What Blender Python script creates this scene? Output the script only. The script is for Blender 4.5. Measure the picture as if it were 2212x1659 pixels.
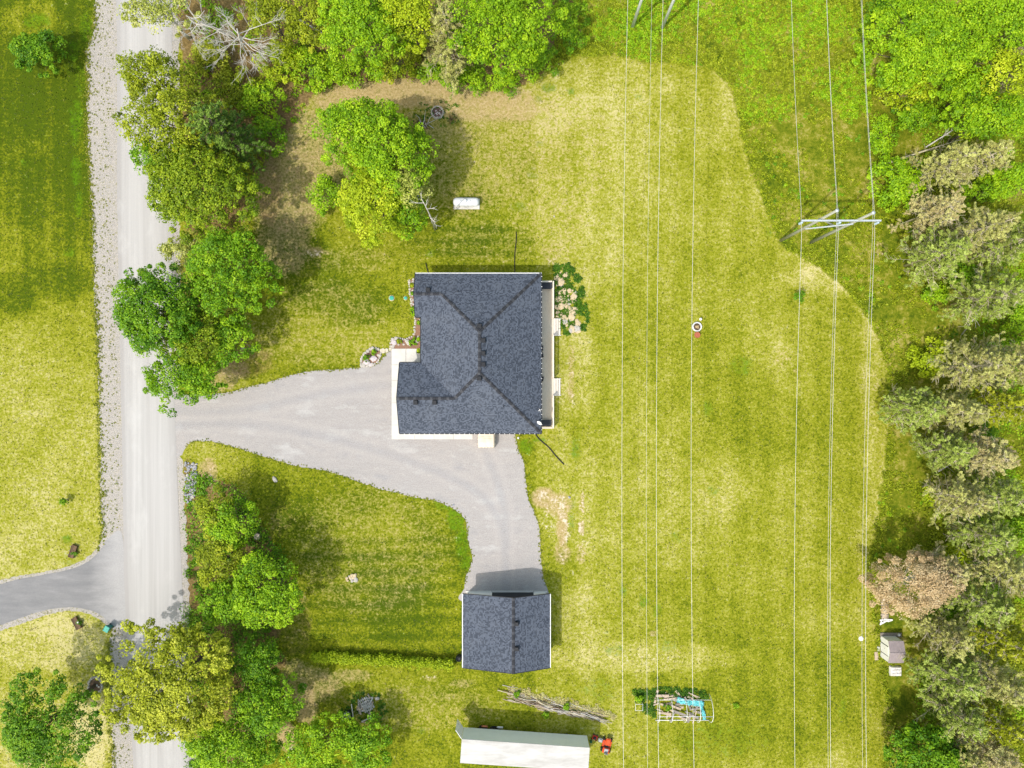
import bpy, math, random
import numpy as np
from mathutils import Vector, Matrix

# ------------------------------------------------------------------ scene reset
for o in list(bpy.data.objects):
    bpy.data.objects.remove(o, do_unlink=True)
scene = bpy.context.scene
COL = scene.collection

# ------------------------------------------------------------------ camera
K = 0.054          # metres on the ground per plan unit (2212 x 1659 plan units in view)
H = 83.0           # drone height above the lawn
cam_d = bpy.data.cameras.new('camera')
cam_d.sensor_width = 36.0
cam_d.lens = 36.0 * H / (2212 * K)
cam_d.clip_end = 4000.0
cam = bpy.data.objects.new('camera', cam_d)
cam.location = (0, 0, H)
cam.rotation_euler = (0, 0, 0)
COL.objects.link(cam)
scene.camera = cam

# ------------------------------------------------------------------ world, sun, exposure
SUN_EL = math.radians(58.0)
SDX, SDY = 0.72, 0.69                     # direction the shadows fall
world = bpy.data.worlds.new('World')
scene.world = world
world.use_nodes = True
wn = world.node_tree.nodes
bg = wn['Background']
sky = wn.new('ShaderNodeTexSky')
sky.sky_type = 'NISHITA'
sky.sun_disc = False
sky.sun_elevation = SUN_EL
sky.sun_rotation = math.atan2(-SDX, -SDY)
sky.air_density = 2.6
sky.dust_density = 4.0
sky.ozone_density = 2.2
world.node_tree.links.new(sky.outputs[0], bg.inputs[0])
bg.inputs[1].default_value = 0.15
sun_d = bpy.data.lights.new('sun', 'SUN')
sun_d.energy = 2.5
sun_d.angle = math.radians(0.9)
sun_d.color = (1.0, 0.965, 0.93)
sun = bpy.data.objects.new('sun', sun_d)
COL.objects.link(sun)
n_ = math.hypot(SDX, SDY)
d_ = Vector((SDX / n_ * math.cos(SUN_EL), SDY / n_ * math.cos(SUN_EL), -math.sin(SUN_EL)))
sun.rotation_euler = d_.to_track_quat('-Z', 'Y').to_euler()
sun.location = (-60, -50, 120)
scene.render.engine = 'CYCLES'
scene.view_settings.view_transform = 'Standard'
scene.view_settings.look = 'None'
scene.view_settings.gamma = 1.0
scene.view_settings.exposure = 0.34
scene.view_settings.use_curve_mapping = False
scene.cycles.max_bounces = 6
scene.cycles.diffuse_bounces = 3
scene.cycles.transmission_bounces = 4

RNG = np.random.default_rng(7)
random.seed(7)


def P(px, py, z=0.0):
    """plan units at height z -> world metres"""
    f = 1.0 - z / H
    return ((px - 1106.0) * K * f, -(py - 829.5) * K * f)


def P3(px, py, z=0.0, lift=None):
    x, y = P(px, py, z)
    return (x, y, z if lift is None else lift)


# ------------------------------------------------------------------ helpers: objects
def tag(o, label=None, cat=None, group=None, kind=None):
    if label: o['label'] = label
    if cat: o['category'] = cat
    if group: o['group'] = group
    if kind: o['kind'] = kind
    return o


def link(o, parent=None):
    COL.objects.link(o)
    if parent is not None:
        o.parent = parent
        o.matrix_parent_inverse = Matrix.Translation(-Vector(parent.get('_base', (0, 0, 0))))
    return o


def thing(name, loc, label, cat, group=None):
    o = bpy.data.objects.new(name, None)
    o.empty_display_size = 0.3
    o.location = loc
    o['_base'] = tuple(float(v) for v in loc)
    COL.objects.link(o)
    return tag(o, label, cat, group)


class MB:
    """collects geometry for ONE mesh object"""
    def __init__(self, M=None):
        self.v = []
        self.f = []
        self.smooth = []
        self.M = M

    def add(self, verts, faces, smooth=False):
        b = len(self.v)
        if self.M is not None:
            verts = [tuple(self.M @ Vector(p)) for p in verts]
        self.v += [tuple(p) for p in verts]
        self.f += [tuple(i + b for i in f) for f in faces]
        self.smooth += [smooth] * len(faces)
        return self

    def box(self, c, s, rz=0.0, bevel=0.0):
        hx, hy, hz = s[0] / 2, s[1] / 2, s[2] / 2
        ca, sa = math.cos(rz), math.sin(rz)
        if bevel > 0:
            b = min(bevel, hx * .9, hy * .9, hz * .9)
            prof = [(-hz, b), (-hz + b, 0), (hz - b, 0), (hz, b)]
            vs = []
            for z, i in prof:
                X, Y = hx - i, hy - i
                j = b * 0.6
                for x, y in ((-X + j, -Y), (X - j, -Y), (X, -Y + j), (X, Y - j), (X - j, Y), (-X + j, Y), (-X, Y - j), (-X, -Y + j)):
                    vs.append((c[0] + x * ca - y * sa, c[1] + x * sa + y * ca, c[2] + z))
            fs = [tuple(range(7, -1, -1)), tuple(range(24, 32))]
            for r in range(3):
                for i in range(8):
                    k = (i + 1) % 8
                    fs.append((r * 8 + i, r * 8 + k, r * 8 + 8 + k, r * 8 + 8 + i))
            return self.add(vs, fs)
        vs = []
        for z in (-hz, hz):
            for x, y in ((-hx, -hy), (hx, -hy), (hx, hy), (-hx, hy)):
                vs.append((c[0] + x * ca - y * sa, c[1] + x * sa + y * ca, c[2] + z))
        fs = [(3, 2, 1, 0), (4, 5, 6, 7), (0, 1, 5, 4), (1, 2, 6, 5), (2, 3, 7, 6), (3, 0, 4, 7)]
        return self.add(vs, fs)

    def beam(self, a, b, w, h):
        """rectangular bar between two points"""
        a = Vector(a); b = Vector(b)
        d = (b - a).normalized()
        up = Vector((0, 0, 1)) if abs(d.z) < .9 else Vector((1, 0, 0))
        s = d.cross(up).normalized() * (w / 2)
        u = s.cross(d).normalized() * (h / 2)
        vs = [a - s - u, a + s - u, a + s + u, a - s + u, b - s - u, b + s - u, b + s + u, b - s + u]
        fs = [(3, 2, 1, 0), (4, 5, 6, 7), (0, 1, 5, 4), (1, 2, 6, 5), (2, 3, 7, 6), (3, 0, 4, 7)]
        return self.add([tuple(q) for q in vs], [f[::-1] for f in fs])

    def tube(self, pts, rad, n=6, cap=True, closed=False):
        pts = [Vector(p) for p in pts]
        m = len(pts)
        if not hasattr(rad, '__len__'):
            rad = [rad] * m
        ref = None
        rings = []
        for i in range(m):
            if closed:
                d = pts[(i + 1) % m] - pts[i - 1]
            else:
                d = pts[min(i + 1, m - 1)] - pts[max(i - 1, 0)]
            if d.length < 1e-9: d = Vector((0, 0, 1))
            d.normalize()
            if ref is None:
                ref = Vector((0, 0, 1)) if abs(d.z) < .9 else Vector((1, 0, 0))
            s = d.cross(ref)
            if s.length < 1e-6:
                s = d.cross(Vector((0.3, 1, 0.2)))
            s.normalize()
            u = s.cross(d)
            ref = u
            rings.append([pts[i] + (s * math.cos(t) + u * math.sin(t)) * rad[i]
                          for t in [2 * math.pi * k / n for k in range(n)]])
        vs = [tuple(q) for r in rings for q in r]
        fs = []
        rr = m if closed else m - 1
        for i in range(rr):
            j = (i + 1) % m
            for k in range(n):
                l = (k + 1) % n
                fs.append((i * n + k, j * n + k, j * n + l, i * n + l)[::-1])
        if cap and not closed:
            fs.append(tuple(range(n))[::-1])
            fs.append(tuple(range((m - 1) * n, m * n)))
        return self.add(vs, fs, smooth=n > 5)

    def lathe(self, prof, c=(0, 0, 0), n=20, axis='z'):
        vs = []
        for r, z in prof:
            for k in range(n):
                t = 2 * math.pi * k / n
                if axis == 'z':
                    vs.append((c[0] + r * math.cos(t), c[1] + r * math.sin(t), c[2] + z))
                elif axis == 'x':
                    vs.append((c[0] + z, c[1] + r * math.cos(t), c[2] + r * math.sin(t)))
                else:
                    vs.append((c[0] + r * math.sin(t), c[1] + z, c[2] + r * math.cos(t)))
        fs = []
        for i in range(len(prof) - 1):
            for k in range(n):
                l = (k + 1) % n
                fs.append((i * n + k, i * n + l, i * n + n + l, i * n + n + k))
        return self.add(vs, fs, smooth=True)

    def prism(self, poly, z0, z1):
        n = len(poly)
        a = sum(poly[i][0] * poly[(i + 1) % n][1] - poly[(i + 1) % n][0] * poly[i][1] for i in range(n))
        if a < 0: poly = poly[::-1]
        vs = [(x, y, z0) for x, y in poly] + [(x, y, z1) for x, y in poly]
        fs = [tuple(range(n))[::-1], tuple(range(n, 2 * n))]
        for i in range(n):
            j = (i + 1) % n
            fs.append((i, j, n + j, n + i))
        return self.add(vs, fs)

    def build(self, name, mat, parent=None, face_attr=None):
        me = bpy.data.meshes.new(name)
        me.from_pydata(self.v, [], self.f)
        me.polygons.foreach_set('use_smooth', self.smooth)
        if face_attr is not None:
            at = me.attributes.new('tint', 'FLOAT', 'FACE')
            at.data.foreach_set('value', np.asarray(face_attr, dtype=np.float32))
        me.materials.append(mat)
        me.update()
        o = bpy.data.objects.new(name, me)
        link(o, parent)
        return o


def np_mesh(name, V, quads, mat, tint=None, parent=None):
    """fast quad/tri mesh from arrays: quads (F, n)"""
    me = bpy.data.meshes.new(name)
    nf, nk = quads.shape
    me.vertices.add(len(V))
    me.vertices.foreach_set('co', np.ascontiguousarray(V, dtype=np.float32).ravel())
    me.loops.add(nf * nk)
    me.loops.foreach_set('vertex_index', np.ascontiguousarray(quads, dtype=np.int32).ravel())
    me.polygons.add(nf)
    me.polygons.foreach_set('loop_start', np.arange(0, nf * nk, nk, dtype=np.int32))
    me.update(calc_edges=True)
    if tint is not None:
        at = me.attributes.new('tint', 'FLOAT', 'FACE')
        at.data.foreach_set('value', np.ascontiguousarray(tint, dtype=np.float32))
    me.materials.append(mat)
    o = bpy.data.objects.new(name, me)
    link(o, parent)
    return o


# ------------------------------------------------------------------ helpers: materials
def new_mat(name):
    m = bpy.data.materials.new(name)
    m.use_nodes = True
    nt = m.node_tree
    return m, nt, nt.nodes['Principled BSDF'], nt.nodes['Material Output']


def pos_noise(nt, scale, detail=4.0, rough=0.6, stretch=None):
    g = nt.nodes.new('ShaderNodeNewGeometry')
    src = g.outputs['Position']
    if stretch:
        mp = nt.nodes.new('ShaderNodeVectorMath')
        mp.operation = 'MULTIPLY'
        mp.inputs[1].default_value = stretch
        nt.links.new(src, mp.inputs[0])
        src = mp.outputs[0]
    n = nt.nodes.new('ShaderNodeTexNoise')
    n.inputs['Scale'].default_value = scale
    n.inputs['Detail'].default_value = detail
    n.inputs['Roughness'].default_value = rough
    nt.links.new(src, n.inputs['Vector'])
    return n.outputs['Fac']


def ramp(nt, fac, stops, interp='LINEAR'):
    r = nt.nodes.new('ShaderNodeValToRGB')
    r.color_ramp.interpolation = interp
    e = r.color_ramp.elements
    while len(e) < len(stops): e.new(0.5)
    for el, (p, c) in zip(e, stops):
        el.position = p
        el.color = (*c, 1.0) if len(c) == 3 else c
    nt.links.new(fac, r.inputs[0])
    return r.outputs[0]


def math_n(nt, op, a, b=None, clamp=False):
    m = nt.nodes.new('ShaderNodeMath')
    m.operation = op
    m.use_clamp = clamp
    for i, x in enumerate((a, b)):
        if x is None: continue
        if isinstance(x, (int, float)): m.inputs[i].default_value = x
        else: nt.links.new(x, m.inputs[i])
    return m.outputs[0]


def mix_c(nt, fac, a, b, mode='MIX'):
    m = nt.nodes.new('ShaderNodeMix')
    m.data_type = 'RGBA'
    m.blend_type = mode
    for sock, x in ((m.inputs[0], fac), (m.inputs[6], a), (m.inputs[7], b)):
        if isinstance(x, (int, float)): sock.default_value = x
        elif isinstance(x, tuple): sock.default_value = (*x, 1.0)
        else: nt.links.new(x, sock)
    return m.outputs[2]


def attr(nt, name):
    a = nt.nodes.new('ShaderNodeAttribute')
    a.attribute_name = name
    return a.outputs['Fac']


def bump(nt, b, h, strength=.4, dist=.05):
    n = nt.nodes.new('ShaderNodeBump')
    n.inputs['Strength'].default_value = strength
    n.inputs['Distance'].default_value = dist
    nt.links.new(h, n.inputs['Height'])
    nt.links.new(n.outputs[0], b.inputs['Normal'])


def simple(name, c1, c2=None, scale=6.0, rough=.7, metal=0.0, bmp=0.0, stretch=None, spec=.3):
    m, nt, b, out = new_mat(name)
    c2 = c2 or tuple(v * .75 for v in c1)
    n = pos_noise(nt, scale, 5, .65, stretch)
    c = ramp(nt, n, [(.32, c2), (.68, c1)])
    nt.links.new(c, b.inputs['Base Color'])
    b.inputs['Roughness'].default_value = rough
    b.inputs['Metallic'].default_value = metal
    b.inputs['Specular IOR Level'].default_value = spec
    if bmp: bump(nt, b, n, bmp, .03)
    return m


def leaf_mat(name, stops, trans=.35, sat_noise=.0):
    m, nt, b, out = new_mat(name)
    t = attr(nt, 'tint')
    c = ramp(nt, t, stops)
    n = pos_noise(nt, .45, 2)
    c2 = mix_c(nt, math_n(nt, 'MULTIPLY', n, .30), c, stops[0][1])
    nt.links.new(c2, b.inputs['Base Color'])
    b.inputs['Roughness'].default_value = .55
    b.inputs['Specular IOR Level'].default_value = .25
    tr = nt.nodes.new('ShaderNodeBsdfTranslucent')
    nt.links.new(c2, tr.inputs[0])
    mx = nt.nodes.new('ShaderNodeMixShader')
    mx.inputs[0].default_value = trans
    nt.links.new(b.outputs[0], mx.inputs[1])
    nt.links.new(tr.outputs[0], mx.inputs[2])
    nt.links.new(mx.outputs[0], out.inputs[0])
    return m


# foliage kinds (dark, mid, light) base colours
LEAF = {
    'lime':  leaf_mat('leaf_lime',  [(0, (.105, .235, .003)), (.5, (.260, .460, .004)), (1, (.450, .630, .014))], .14),
    'green': leaf_mat('leaf_green', [(0, (.070, .185, .003)), (.5, (.185, .375, .004)), (1, (.370, .550, .010))], .14),
    'deep':  leaf_mat('leaf_deep',  [(0, (.048, .145, .003)), (.5, (.130, .295, .004)), (1, (.290, .470, .010))], .14),
    'forest': leaf_mat('leaf_forest', [(0, (.022, .080, .003)), (.5, (.062, .165, .004)), (1, (.150, .290, .008))], .14),
    'leafgreen': leaf_mat('leaf_midgreen', [(0, (.080, .140, .003)), (.5, (.200, .310, .005)), (1, (.380, .470, .014))], .14),
    'olive': leaf_mat('leaf_olive', [(0, (.125, .165, .004)), (.5, (.275, .350, .006)), (1, (.470, .520, .024))], .14),
    'gold':  leaf_mat('leaf_gold',  [(0, (.180, .220, .005)), (.5, (.400, .450, .015)), (1, (.600, .620, .060))], .14),
    'pale':  leaf_mat('leaf_pale',  [(0, (.210, .255, .028)), (.5, (.430, .480, .075)), (1, (.640, .650, .200))], .14),
    'yellow': leaf_mat('leaf_yellow', [(0, (.190, .275, .004)), (.5, (.390, .510, .007)), (1, (.580, .650, .026))], .14),
    'pine':  leaf_mat('needle_green', [(0, (.210, .240, .050)), (.5, (.350, .460, .070)), (1, (.520, .620, .140))], .16),
    'spruce': leaf_mat('needle_spruce', [(0, (.060, .120, .014)), (.5, (.165, .300, .030)), (1, (.330, .460, .075))], .14),
    'grey':  leaf_mat('needle_grey', [(0, (.330, .300, .110)), (.5, (.470, .490, .130)), (1, (.630, .650, .210))], .16),
    'khaki': leaf_mat('needle_khaki', [(0, (.400, .330, .165)), (.5, (.560, .510, .200)), (1, (.640, .650, .240))], .16),
    'rust':  leaf_mat('leaf_rust', [(0, (.400, .280, .130)), (.5, (.620, .460, .245)), (1, (.760, .640, .400))], .14),
    'meadow': leaf_mat('leaf_meadow', [(0, (.095, .140, .004)), (.5, (.220, .250, .012)), (1, (.420, .380, .080))], .12),
}
MAT = {
    'bark': simple('bark', (.16, .13, .10), (.07, .055, .042), 9, .9, bmp=.5),
    'bark_pale': simple('bark_pale', (.66, .63, .58), (.46, .43, .39), 9, .85, bmp=.4),
    'bark_tan': simple('bark_tan', (.64, .57, .41), (.47, .41, .28), 9, .9, bmp=.4),
    'white_paint': simple('white_paint', (.86, .85, .84), (.76, .75, .74), 2, .5),
    'siding': simple('siding', (.55, .54, .52), (.47, .46, .45), 3, .6, stretch=(.2, .2, 6)),
    'dark_metal': simple('dark_metal', (.022, .024, .028), (.012, .013, .016), 5, .45),
    'roof_under': simple('roof_under', (.05, .054, .065), (.03, .033, .04), 12, .9),
    'vent': simple('vent', (.028, .030, .036), (.014, .015, .018), 8, .6),
    'concrete': simple('concrete', (.66, .64, .59), (.55, .53, .49), .9, .85, bmp=.1),
    'wood_deck': simple('wood_deck', (.84, .73, .58), (.68, .58, .44), 3.5, .75, stretch=(9, .7, 1), bmp=.2),
    'wood_cream': simple('wood_cream', (.80, .71, .61), (.70, .62, .52), 3, .7),
    'wood_grey': simple('wood_grey', (.34, .30, .26), (.19, .165, .145), 5, .85, bmp=.3),
    'wood_tan': simple('wood_tan', (.55, .44, .33), (.36, .28, .20), 5, .8, bmp=.3),
    'wood_brown': simple('wood_brown', (.20, .125, .070), (.10, .062, .036), 6, .85, bmp=.3),
    'pole_wood': simple('pole_wood', (.44, .45, .38), (.27, .28, .23), 5, .9, stretch=(6, 6, .7), bmp=.3),
    'pole_grey': simple('pole_grey', (.74, .78, .84), (.64, .68, .74), 4, .7, stretch=(6, 6, .7), bmp=.2),
    'galv': simple('galv', (.54, .58, .62), (.42, .46, .50), 6, .4, metal=.15),
    'wire': simple('wire', (.70, .69, .66), (.50, .49, .47), 2, .45, metal=.1),
    'glass_ins': simple('insulator_glaze', (.55, .68, .78), (.40, .52, .62), 6, .25),
    'tank': simple('tank_paint', (.72, .73, .74), (.62, .63, .64), 1.5, .35),
    'stone_light': simple('stone_light', (.56, .52, .46), (.36, .33, .29), 6, .9, bmp=.5),
    'stone_grey': simple('stone_grey', (.42, .42, .45), (.20, .20, .22), 5, .9, bmp=.5),
    'stone_tan': simple('stone_tan', (.64, .52, .34), (.44, .34, .20), 4, .9, bmp=.5),
    'stone_violet': simple('stone_violet', (.44, .37, .42), (.62, .58, .54), 5, .9, bmp=.4),
    'flag': simple('flagstone', (.62, .57, .44), (.50, .45, .34), 3, .85, bmp=.3),
    'mulch': simple('mulch', (.34, .20, .13), (.19, .105, .065), 14, .95, bmp=.8),
    'ash': simple('ash', (.20, .13, .11), (.10, .06, .05), 12, .95, bmp=.6),
    'soil': simple('soil', (.15, .10, .06), (.07, .045, .028), 14, .95, bmp=.7),
    'pipe_black': simple('pipe_black', (.020, .020, .020), (.010, .010, .010), 8, .5),
    'teal_plastic': simple('teal_plastic', (.06, .42, .32), (.05, .34, .26), 4, .5),
    'teal_tarp': simple('teal_tarp', (.22, .62, .62), (.10, .46, .50), 3, .55),
    'bin_teal': simple('bin_teal', (.035, .20, .18), (.02, .13, .12), 4, .5),
    'cream_cover': simple('cream_cover', (.78, .69, .56), (.70, .60, .47), 1.4, .8, bmp=.15),
    'terracotta': simple('terracotta', (.42, .13, .07), (.33, .10, .05), 5, .8),
    'white_rubber': simple('white_rubber', (.74, .74, .74), (.58, .58, .58), 5, .6),
    'orange_paint': simple('orange_paint', (.72, .10, .025), (.58, .07, .02), 4, .35),
    'red_paint': simple('red_paint', (.55, .035, .02), (.42, .025, .018), 4, .35),
    'tyre': simple('tyre', (.020, .020, .020), (.012, .012, .012), 8, .8),
    'tyre_orange': simple('tyre_orange', (.60, .22, .10), (.48, .17, .08), 8, .7),
    'seat_grey': simple('seat_grey', (.45, .45, .46), (.34, .34, .35), 4, .6),
    'green_paint': simple('green_paint', (.03, .16, .06), (.02, .11, .04), 4, .45),
    'trailer_wall': simple('trailer_wall', (.80, .85, .90), (.74, .79, .84), 1.2, .45),
    'trailer_roof': simple('trailer_roof', (.60, .585, .56), (.42, .40, .37), .9, .6, stretch=(.35, 1.5, 1)),
    'shed_roof': simple('shed_roof', (.33, .28, .285), (.26, .22, .22), 2, .6),
    'screen_dark': simple('dark_cover', (.040, .046, .060), (.028, .032, .042), 4, .55),
    'mattress': simple('white_vinyl', (.76, .74, .70), (.58, .56, .53), 3, .7, bmp=.3),
    'glass': simple('window_glass', (.03, .04, .05), (.02, .03, .04), 2, .08, spec=.6),
    'log_end': simple('log_end', (.60, .50, .38), (.42, .34, .25), 8, .85),
}

# ------------------------------------------------------------------ plan geometry helpers
def catmull(pts, closed=True, step=6.0):
    out = []
    n = len(pts)
    rng = range(n) if closed else range(n - 1)
    for i in rng:
        if closed:
            p0, p1, p2, p3 = pts[i - 1], pts[i], pts[(i + 1) % n], pts[(i + 2) % n]
        else:
            p0, p1, p2, p3 = pts[max(i - 1, 0)], pts[i], pts[i + 1], pts[min(i + 2, n - 1)]
        L = math.hypot(p2[0] - p1[0], p2[1] - p1[1])
        m = max(1, int(L / step))
        for k in range(m):
            t = k / m
            out.append(tuple(.5 * (2 * p1[a] + (p2[a] - p0[a]) * t + (2 * p0[a] - 5 * p1[a] + 4 * p2[a] - p3[a]) * t * t
                                   + (3 * p1[a] - p0[a] - 3 * p2[a] + p3[a]) * t ** 3) for a in (0, 1)))
    if not closed: out.append(tuple(pts[-1]))
    return out


def jitter(pts, amp, seed, keep=None):
    r = random.Random(seed)
    out = []
    for x, y in pts:
        a = 0 if keep and keep(x, y) else amp
        out.append((x + r.uniform(-a, a), y + r.uniform(-a, a)))
    return out


def inside(poly, X, Y):
    """vectorised point in polygon, plan units"""
    X = np.asarray(X); Y = np.asarray(Y)
    res = np.zeros(X.shape, bool)
    n = len(poly)
    for i in range(n):
        x1, y1 = poly[i]; x2, y2 = poly[i - 1]
        c = ((y1 > Y) != (y2 > Y))
        with np.errstate(divide='ignore', invalid='ignore'):
            xi = (x2 - x1) * (Y - y1) / (y2 - y1 + 1e-12) + x1
        res ^= c & (X < xi)
    return res


def sheet(name, poly, z, mat, kind='structure'):
    from mathutils.geometry import tessellate_polygon
    W = [P(x, y) for x, y in poly]
    vs = [Vector((x, y, z)) for x, y in W]
    tris = tessellate_polygon([vs])
    me = bpy.data.meshes.new(name)
    fs = []
    for t in tris:
        a, b, c = (W[i] for i in t)
        if (b[0] - a[0]) * (c[1] - a[1]) - (c[0] - a[0]) * (b[1] - a[1]) < 0: t = t[::-1]
        fs.append(tuple(t))
    me.from_pydata([tuple(v) for v in vs], [], fs)
    me.materials.append(mat)
    me.update()
    o = bpy.data.objects.new(name, me)
    COL.objects.link(o)
    o['kind'] = kind
    return o


def vnoise(X, Y, scale, seed):
    """cheap value noise, plan coordinates"""
    r = np.random.default_rng(seed)
    T = r.random((64, 64))
    x = X / scale; y = Y / scale
    xi = np.floor(x).astype(int); yi = np.floor(y).astype(int)
    fx = x - xi; fy = y - yi
    fx = fx * fx * (3 - 2 * fx); fy = fy * fy * (3 - 2 * fy)
    g = lambda a, b: T[a % 64, b % 64]
    return (g(xi, yi) * (1 - fx) + g(xi + 1, yi) * fx) * (1 - fy) + (g(xi, yi + 1) * (1 - fx) + g(xi + 1, yi + 1) * fx) * fy


# ------------------------------------------------------------------ plan outlines (plan units)
ROAD_L = [(-1500, 245), (-400, 249), (0, 252), (200, 253), (414, 253), (600, 256), (829, 261), (1040, 265), (1244, 268), (1420, 276), (1659, 288), (1900, 302), (3200, 360)]
ROAD_R = [(-1500, 364), (-400, 368), (0, 371), (200, 373), (414, 375), (829, 376), (1040, 383), (1244, 393), (1420, 400), (1659, 409), (1900, 420), (3200, 480)]


def road_x(tab, y):
    return float(np.interp(y, [p[0] for p in tab], [p[1] for p in tab]))


SHOULDER_L = [(-600, 205), (0, 207), (60, 203), (110, 186), (180, 190), (300, 189), (414, 197), (560, 201), (720, 210), (829, 214), (900, 214),
              (1000, 217), (1100, 221), (1165, 222), (1200, 205), (1300, 205), (1352, 240), (1420, 236), (1500, 236), (1600, 240), (1659, 245), (2300, 290)]
DRIVE = [(376, 985), (372, 930), (372, 860), (440, 852), (490, 848), (528, 838), (578, 826), (628, 811), (678, 801), (738, 797), (779, 793), (813, 786), (829, 769), (846, 755),
         (880, 756), (960, 800), (1060, 900), (1108, 934), (1116, 954), (1119, 969), (1128, 989), (1134, 1017), (1141, 1074), (1153, 1104), (1165, 1142), (1168, 1204),
         (1173, 1244), (1173, 1300), (1003, 1300), (1003, 1270), (1007, 1244), (1016, 1227), (1020, 1199), (1010, 1167), (1008, 1137), (1003, 1119), (978, 1099), (943, 1083), (903, 1076),
         (853, 1064), (815, 1054), (765, 1037), (703, 1017), (638, 1006), (598, 994), (553, 981), (500, 964), (450, 953), (410, 958), (390, 985)]
ASPH = [(-120, 1275), (-20, 1266), (40, 1251), (90, 1242), (150, 1230), (190, 1213), (215, 1190), (232, 1165), (262, 1150), (270, 1250), (274, 1352), (240, 1350), (222, 1332),
        (200, 1320), (160, 1312), (120, 1314), (80, 1323), (30, 1340), (-20, 1358), (-120, 1390)]
MOWN_EDGE = [(1150, 185), (1180, 155), (1230, 126), (1330, 121), (1400, 136), (1500, 140), (1545, 155), (1575, 190), (1592, 240), (1612, 340), (1650, 440), (1690, 530), (1760, 572),
             (1830, 632), (1880, 700), (1908, 770), (1917, 870), (1915, 980), (1902, 1060), (1892, 1150), (1872, 1215), (1880, 1300), (1900, 1450), (1915, 1520), (1912, 1580), (1905, 1659), (1905, 1900)]
WILD = catmull(MOWN_EDGE, False, 12) + [(2600, 1900), (2600, -300), (1150, -300)]
WOOD_W = catmull([(398, -40), (700, -60), (1215, -60), (1205, 90), (1165, 165), (1085, 192), (1010, 186), (930, 168), (860, 172), (790, 178), (725, 184), (680, 205), (640, 260), (600, 310),
                  (570, 345), (548, 400), (535, 470), (455, 505), (400, 470), (395, 300), (392, 120)], True, 10)
WOOD_S = catmull([(404, 1040), (440, 1030), (520, 1060), (575, 1150), (610, 1210), (640, 1290), (600, 1360), (590, 1440), (610, 1500), (600, 1580), (560, 1610), (560, 1700), (420, 1700), (410, 1500), (405, 1300)], True, 10)
DRIVE_S = jitter(catmull(DRIVE, True, 5), 1.1, 3)
ASPH_S = jitter(catmull(ASPH, True, 5), .35, 4)
HOUSE_FOOT = [(893, 589), (1170, 589), (1198, 607), (1198, 925), (1170, 936), (846, 949), (846, 752), (908, 752), (893, 690)]
GARAGE_FOOT = [(1003, 1278), (1184, 1278), (1184, 1430), (1003, 1430)]

# ------------------------------------------------------------------ ground sheet with colour masks (mowing, dry grass, bare soil ...)
gx = np.concatenate([[-9000, -4000, -1800, -700, -300], np.arange(-120, 2336, 7.0), [2500, 2900, 4000, 6000, 11000]])
gy = np.concatenate([[-9000, -4000, -1800, -700, -300], np.arange(-120, 1784, 7.0), [1950, 2400, 3600, 6000, 11000]])
GX, GY = np.meshgrid(gx, gy)
ny, nx = GX.shape


def blob(x, y, rx, ry, a=1.0, soft=1.6):
    d = ((GX - x) / rx) ** 2 + ((GY - y) / ry) ** 2
    return a * np.clip(soft * (1 - d), 0, 1)


def blobs(lst):
    m = np.zeros_like(GX)
    for b in lst: m = np.maximum(m, blob(*b))
    return m


RXg, RYg = GX * .82 + GY * .57, GY * .82 - GX * .57
dry = .50 + .16 * (vnoise(RXg, RYg, 110, 1) - .5) + .14 * (vnoise(RXg + 40, RYg * .8 + GX * .3, 41, 2) - .5) + .10 * (vnoise(RXg * .6 - GY * .7, RYg, 19, 8) - .5)
# the right-hand lawn: lime to straw
dry += blobs([(1230, 330, 260, 200, .17), (1330, 180, 180, 70, .13), (1270, 470, 120, 200, .14), (1250, 800, 60, 120, .14), (1300, 1100, 190, 120, .12), (1400, 1420, 260, 40, .24), (1260, 1360, 60, 120, .16),
              (1560, 1050, 60, 100, .14), (1790, 600, 110, 40, .26), (1880, 800, 24, 160, .20), (1890, 1000, 24, 120, .18), (1690, 770, 50, 40, .12), (1900, 1560, 40, 30, .1)])
dry -= blobs([(1740, 900, 180, 500, .05), (1560, 800, 70, 200, .08), (1640, 1500, 300, 170, .14), (1500, 600, 60, 100, .05), (1500, 1280, 90, 60, .08), (1850, 1500, 80, 160, .10)])
# west lawn beyond the road: deep green above, straw lower down
dry -= np.clip((690 - GY) / 330, 0, 1) * .44 * (GX < 205)
dry -= .07 * (GX < 230)
dry -= .17 * ((GX > 540) & (GX < 1160) & (GY > 250))
dry -= .06 * ((GX > 590) & (GX < 1010) & (GY > 1000) & (GY < 1440))
dry += np.clip((GY - 690) / 120, 0, 1) * .20 * (GX < 230)
dry += blobs([(70, 40, 70, 50, .25), (60, 320, 60, 30, .12), (110, 1390, 140, 70, .24), (200, 1580, 60, 110, .30)])
dry -= blobs([(30, 640, 60, 60, .30), (130, 610, 90, 50, .18)])
# front yard
dry -= blobs([(760, 650, 140, 70, .16), (640, 560, 110, 120, .20), (1000, 1380, 60, 60, .10), (880, 1330, 110, 80, .16), (640, 1110, 70, 60, .10), (1020, 520, 140, 50, .16)])
dry += blobs([(740, 720, 180, 60, .12), (800, 1150, 120, 50, .10), (900, 1060, 70, 20, .1), (1040, 300, 90, 120, .12)])
mow = np.zeros_like(GX)
mow += np.where(GX < 205, np.sin(GX / 5.2 + .4 * np.sin(GY / 60)) * .5 + np.sin(GX / 13.7) * .5, 0) * np.clip((760 - GY) / 200, .15, 1)
inr = (GX > 1190) & (GY > 130)
mow += np.where(inr, np.sin(GX / 9.5 + .5 * np.sin(GY / 90)) * .35, 0)
mow += np.where((GX > 590) & (GX < 1000) & (GY > 1150) & (GY < 1420), np.sin(GY / 5.5 + .5 * np.sin(GX / 70)) * .6, 0)
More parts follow.
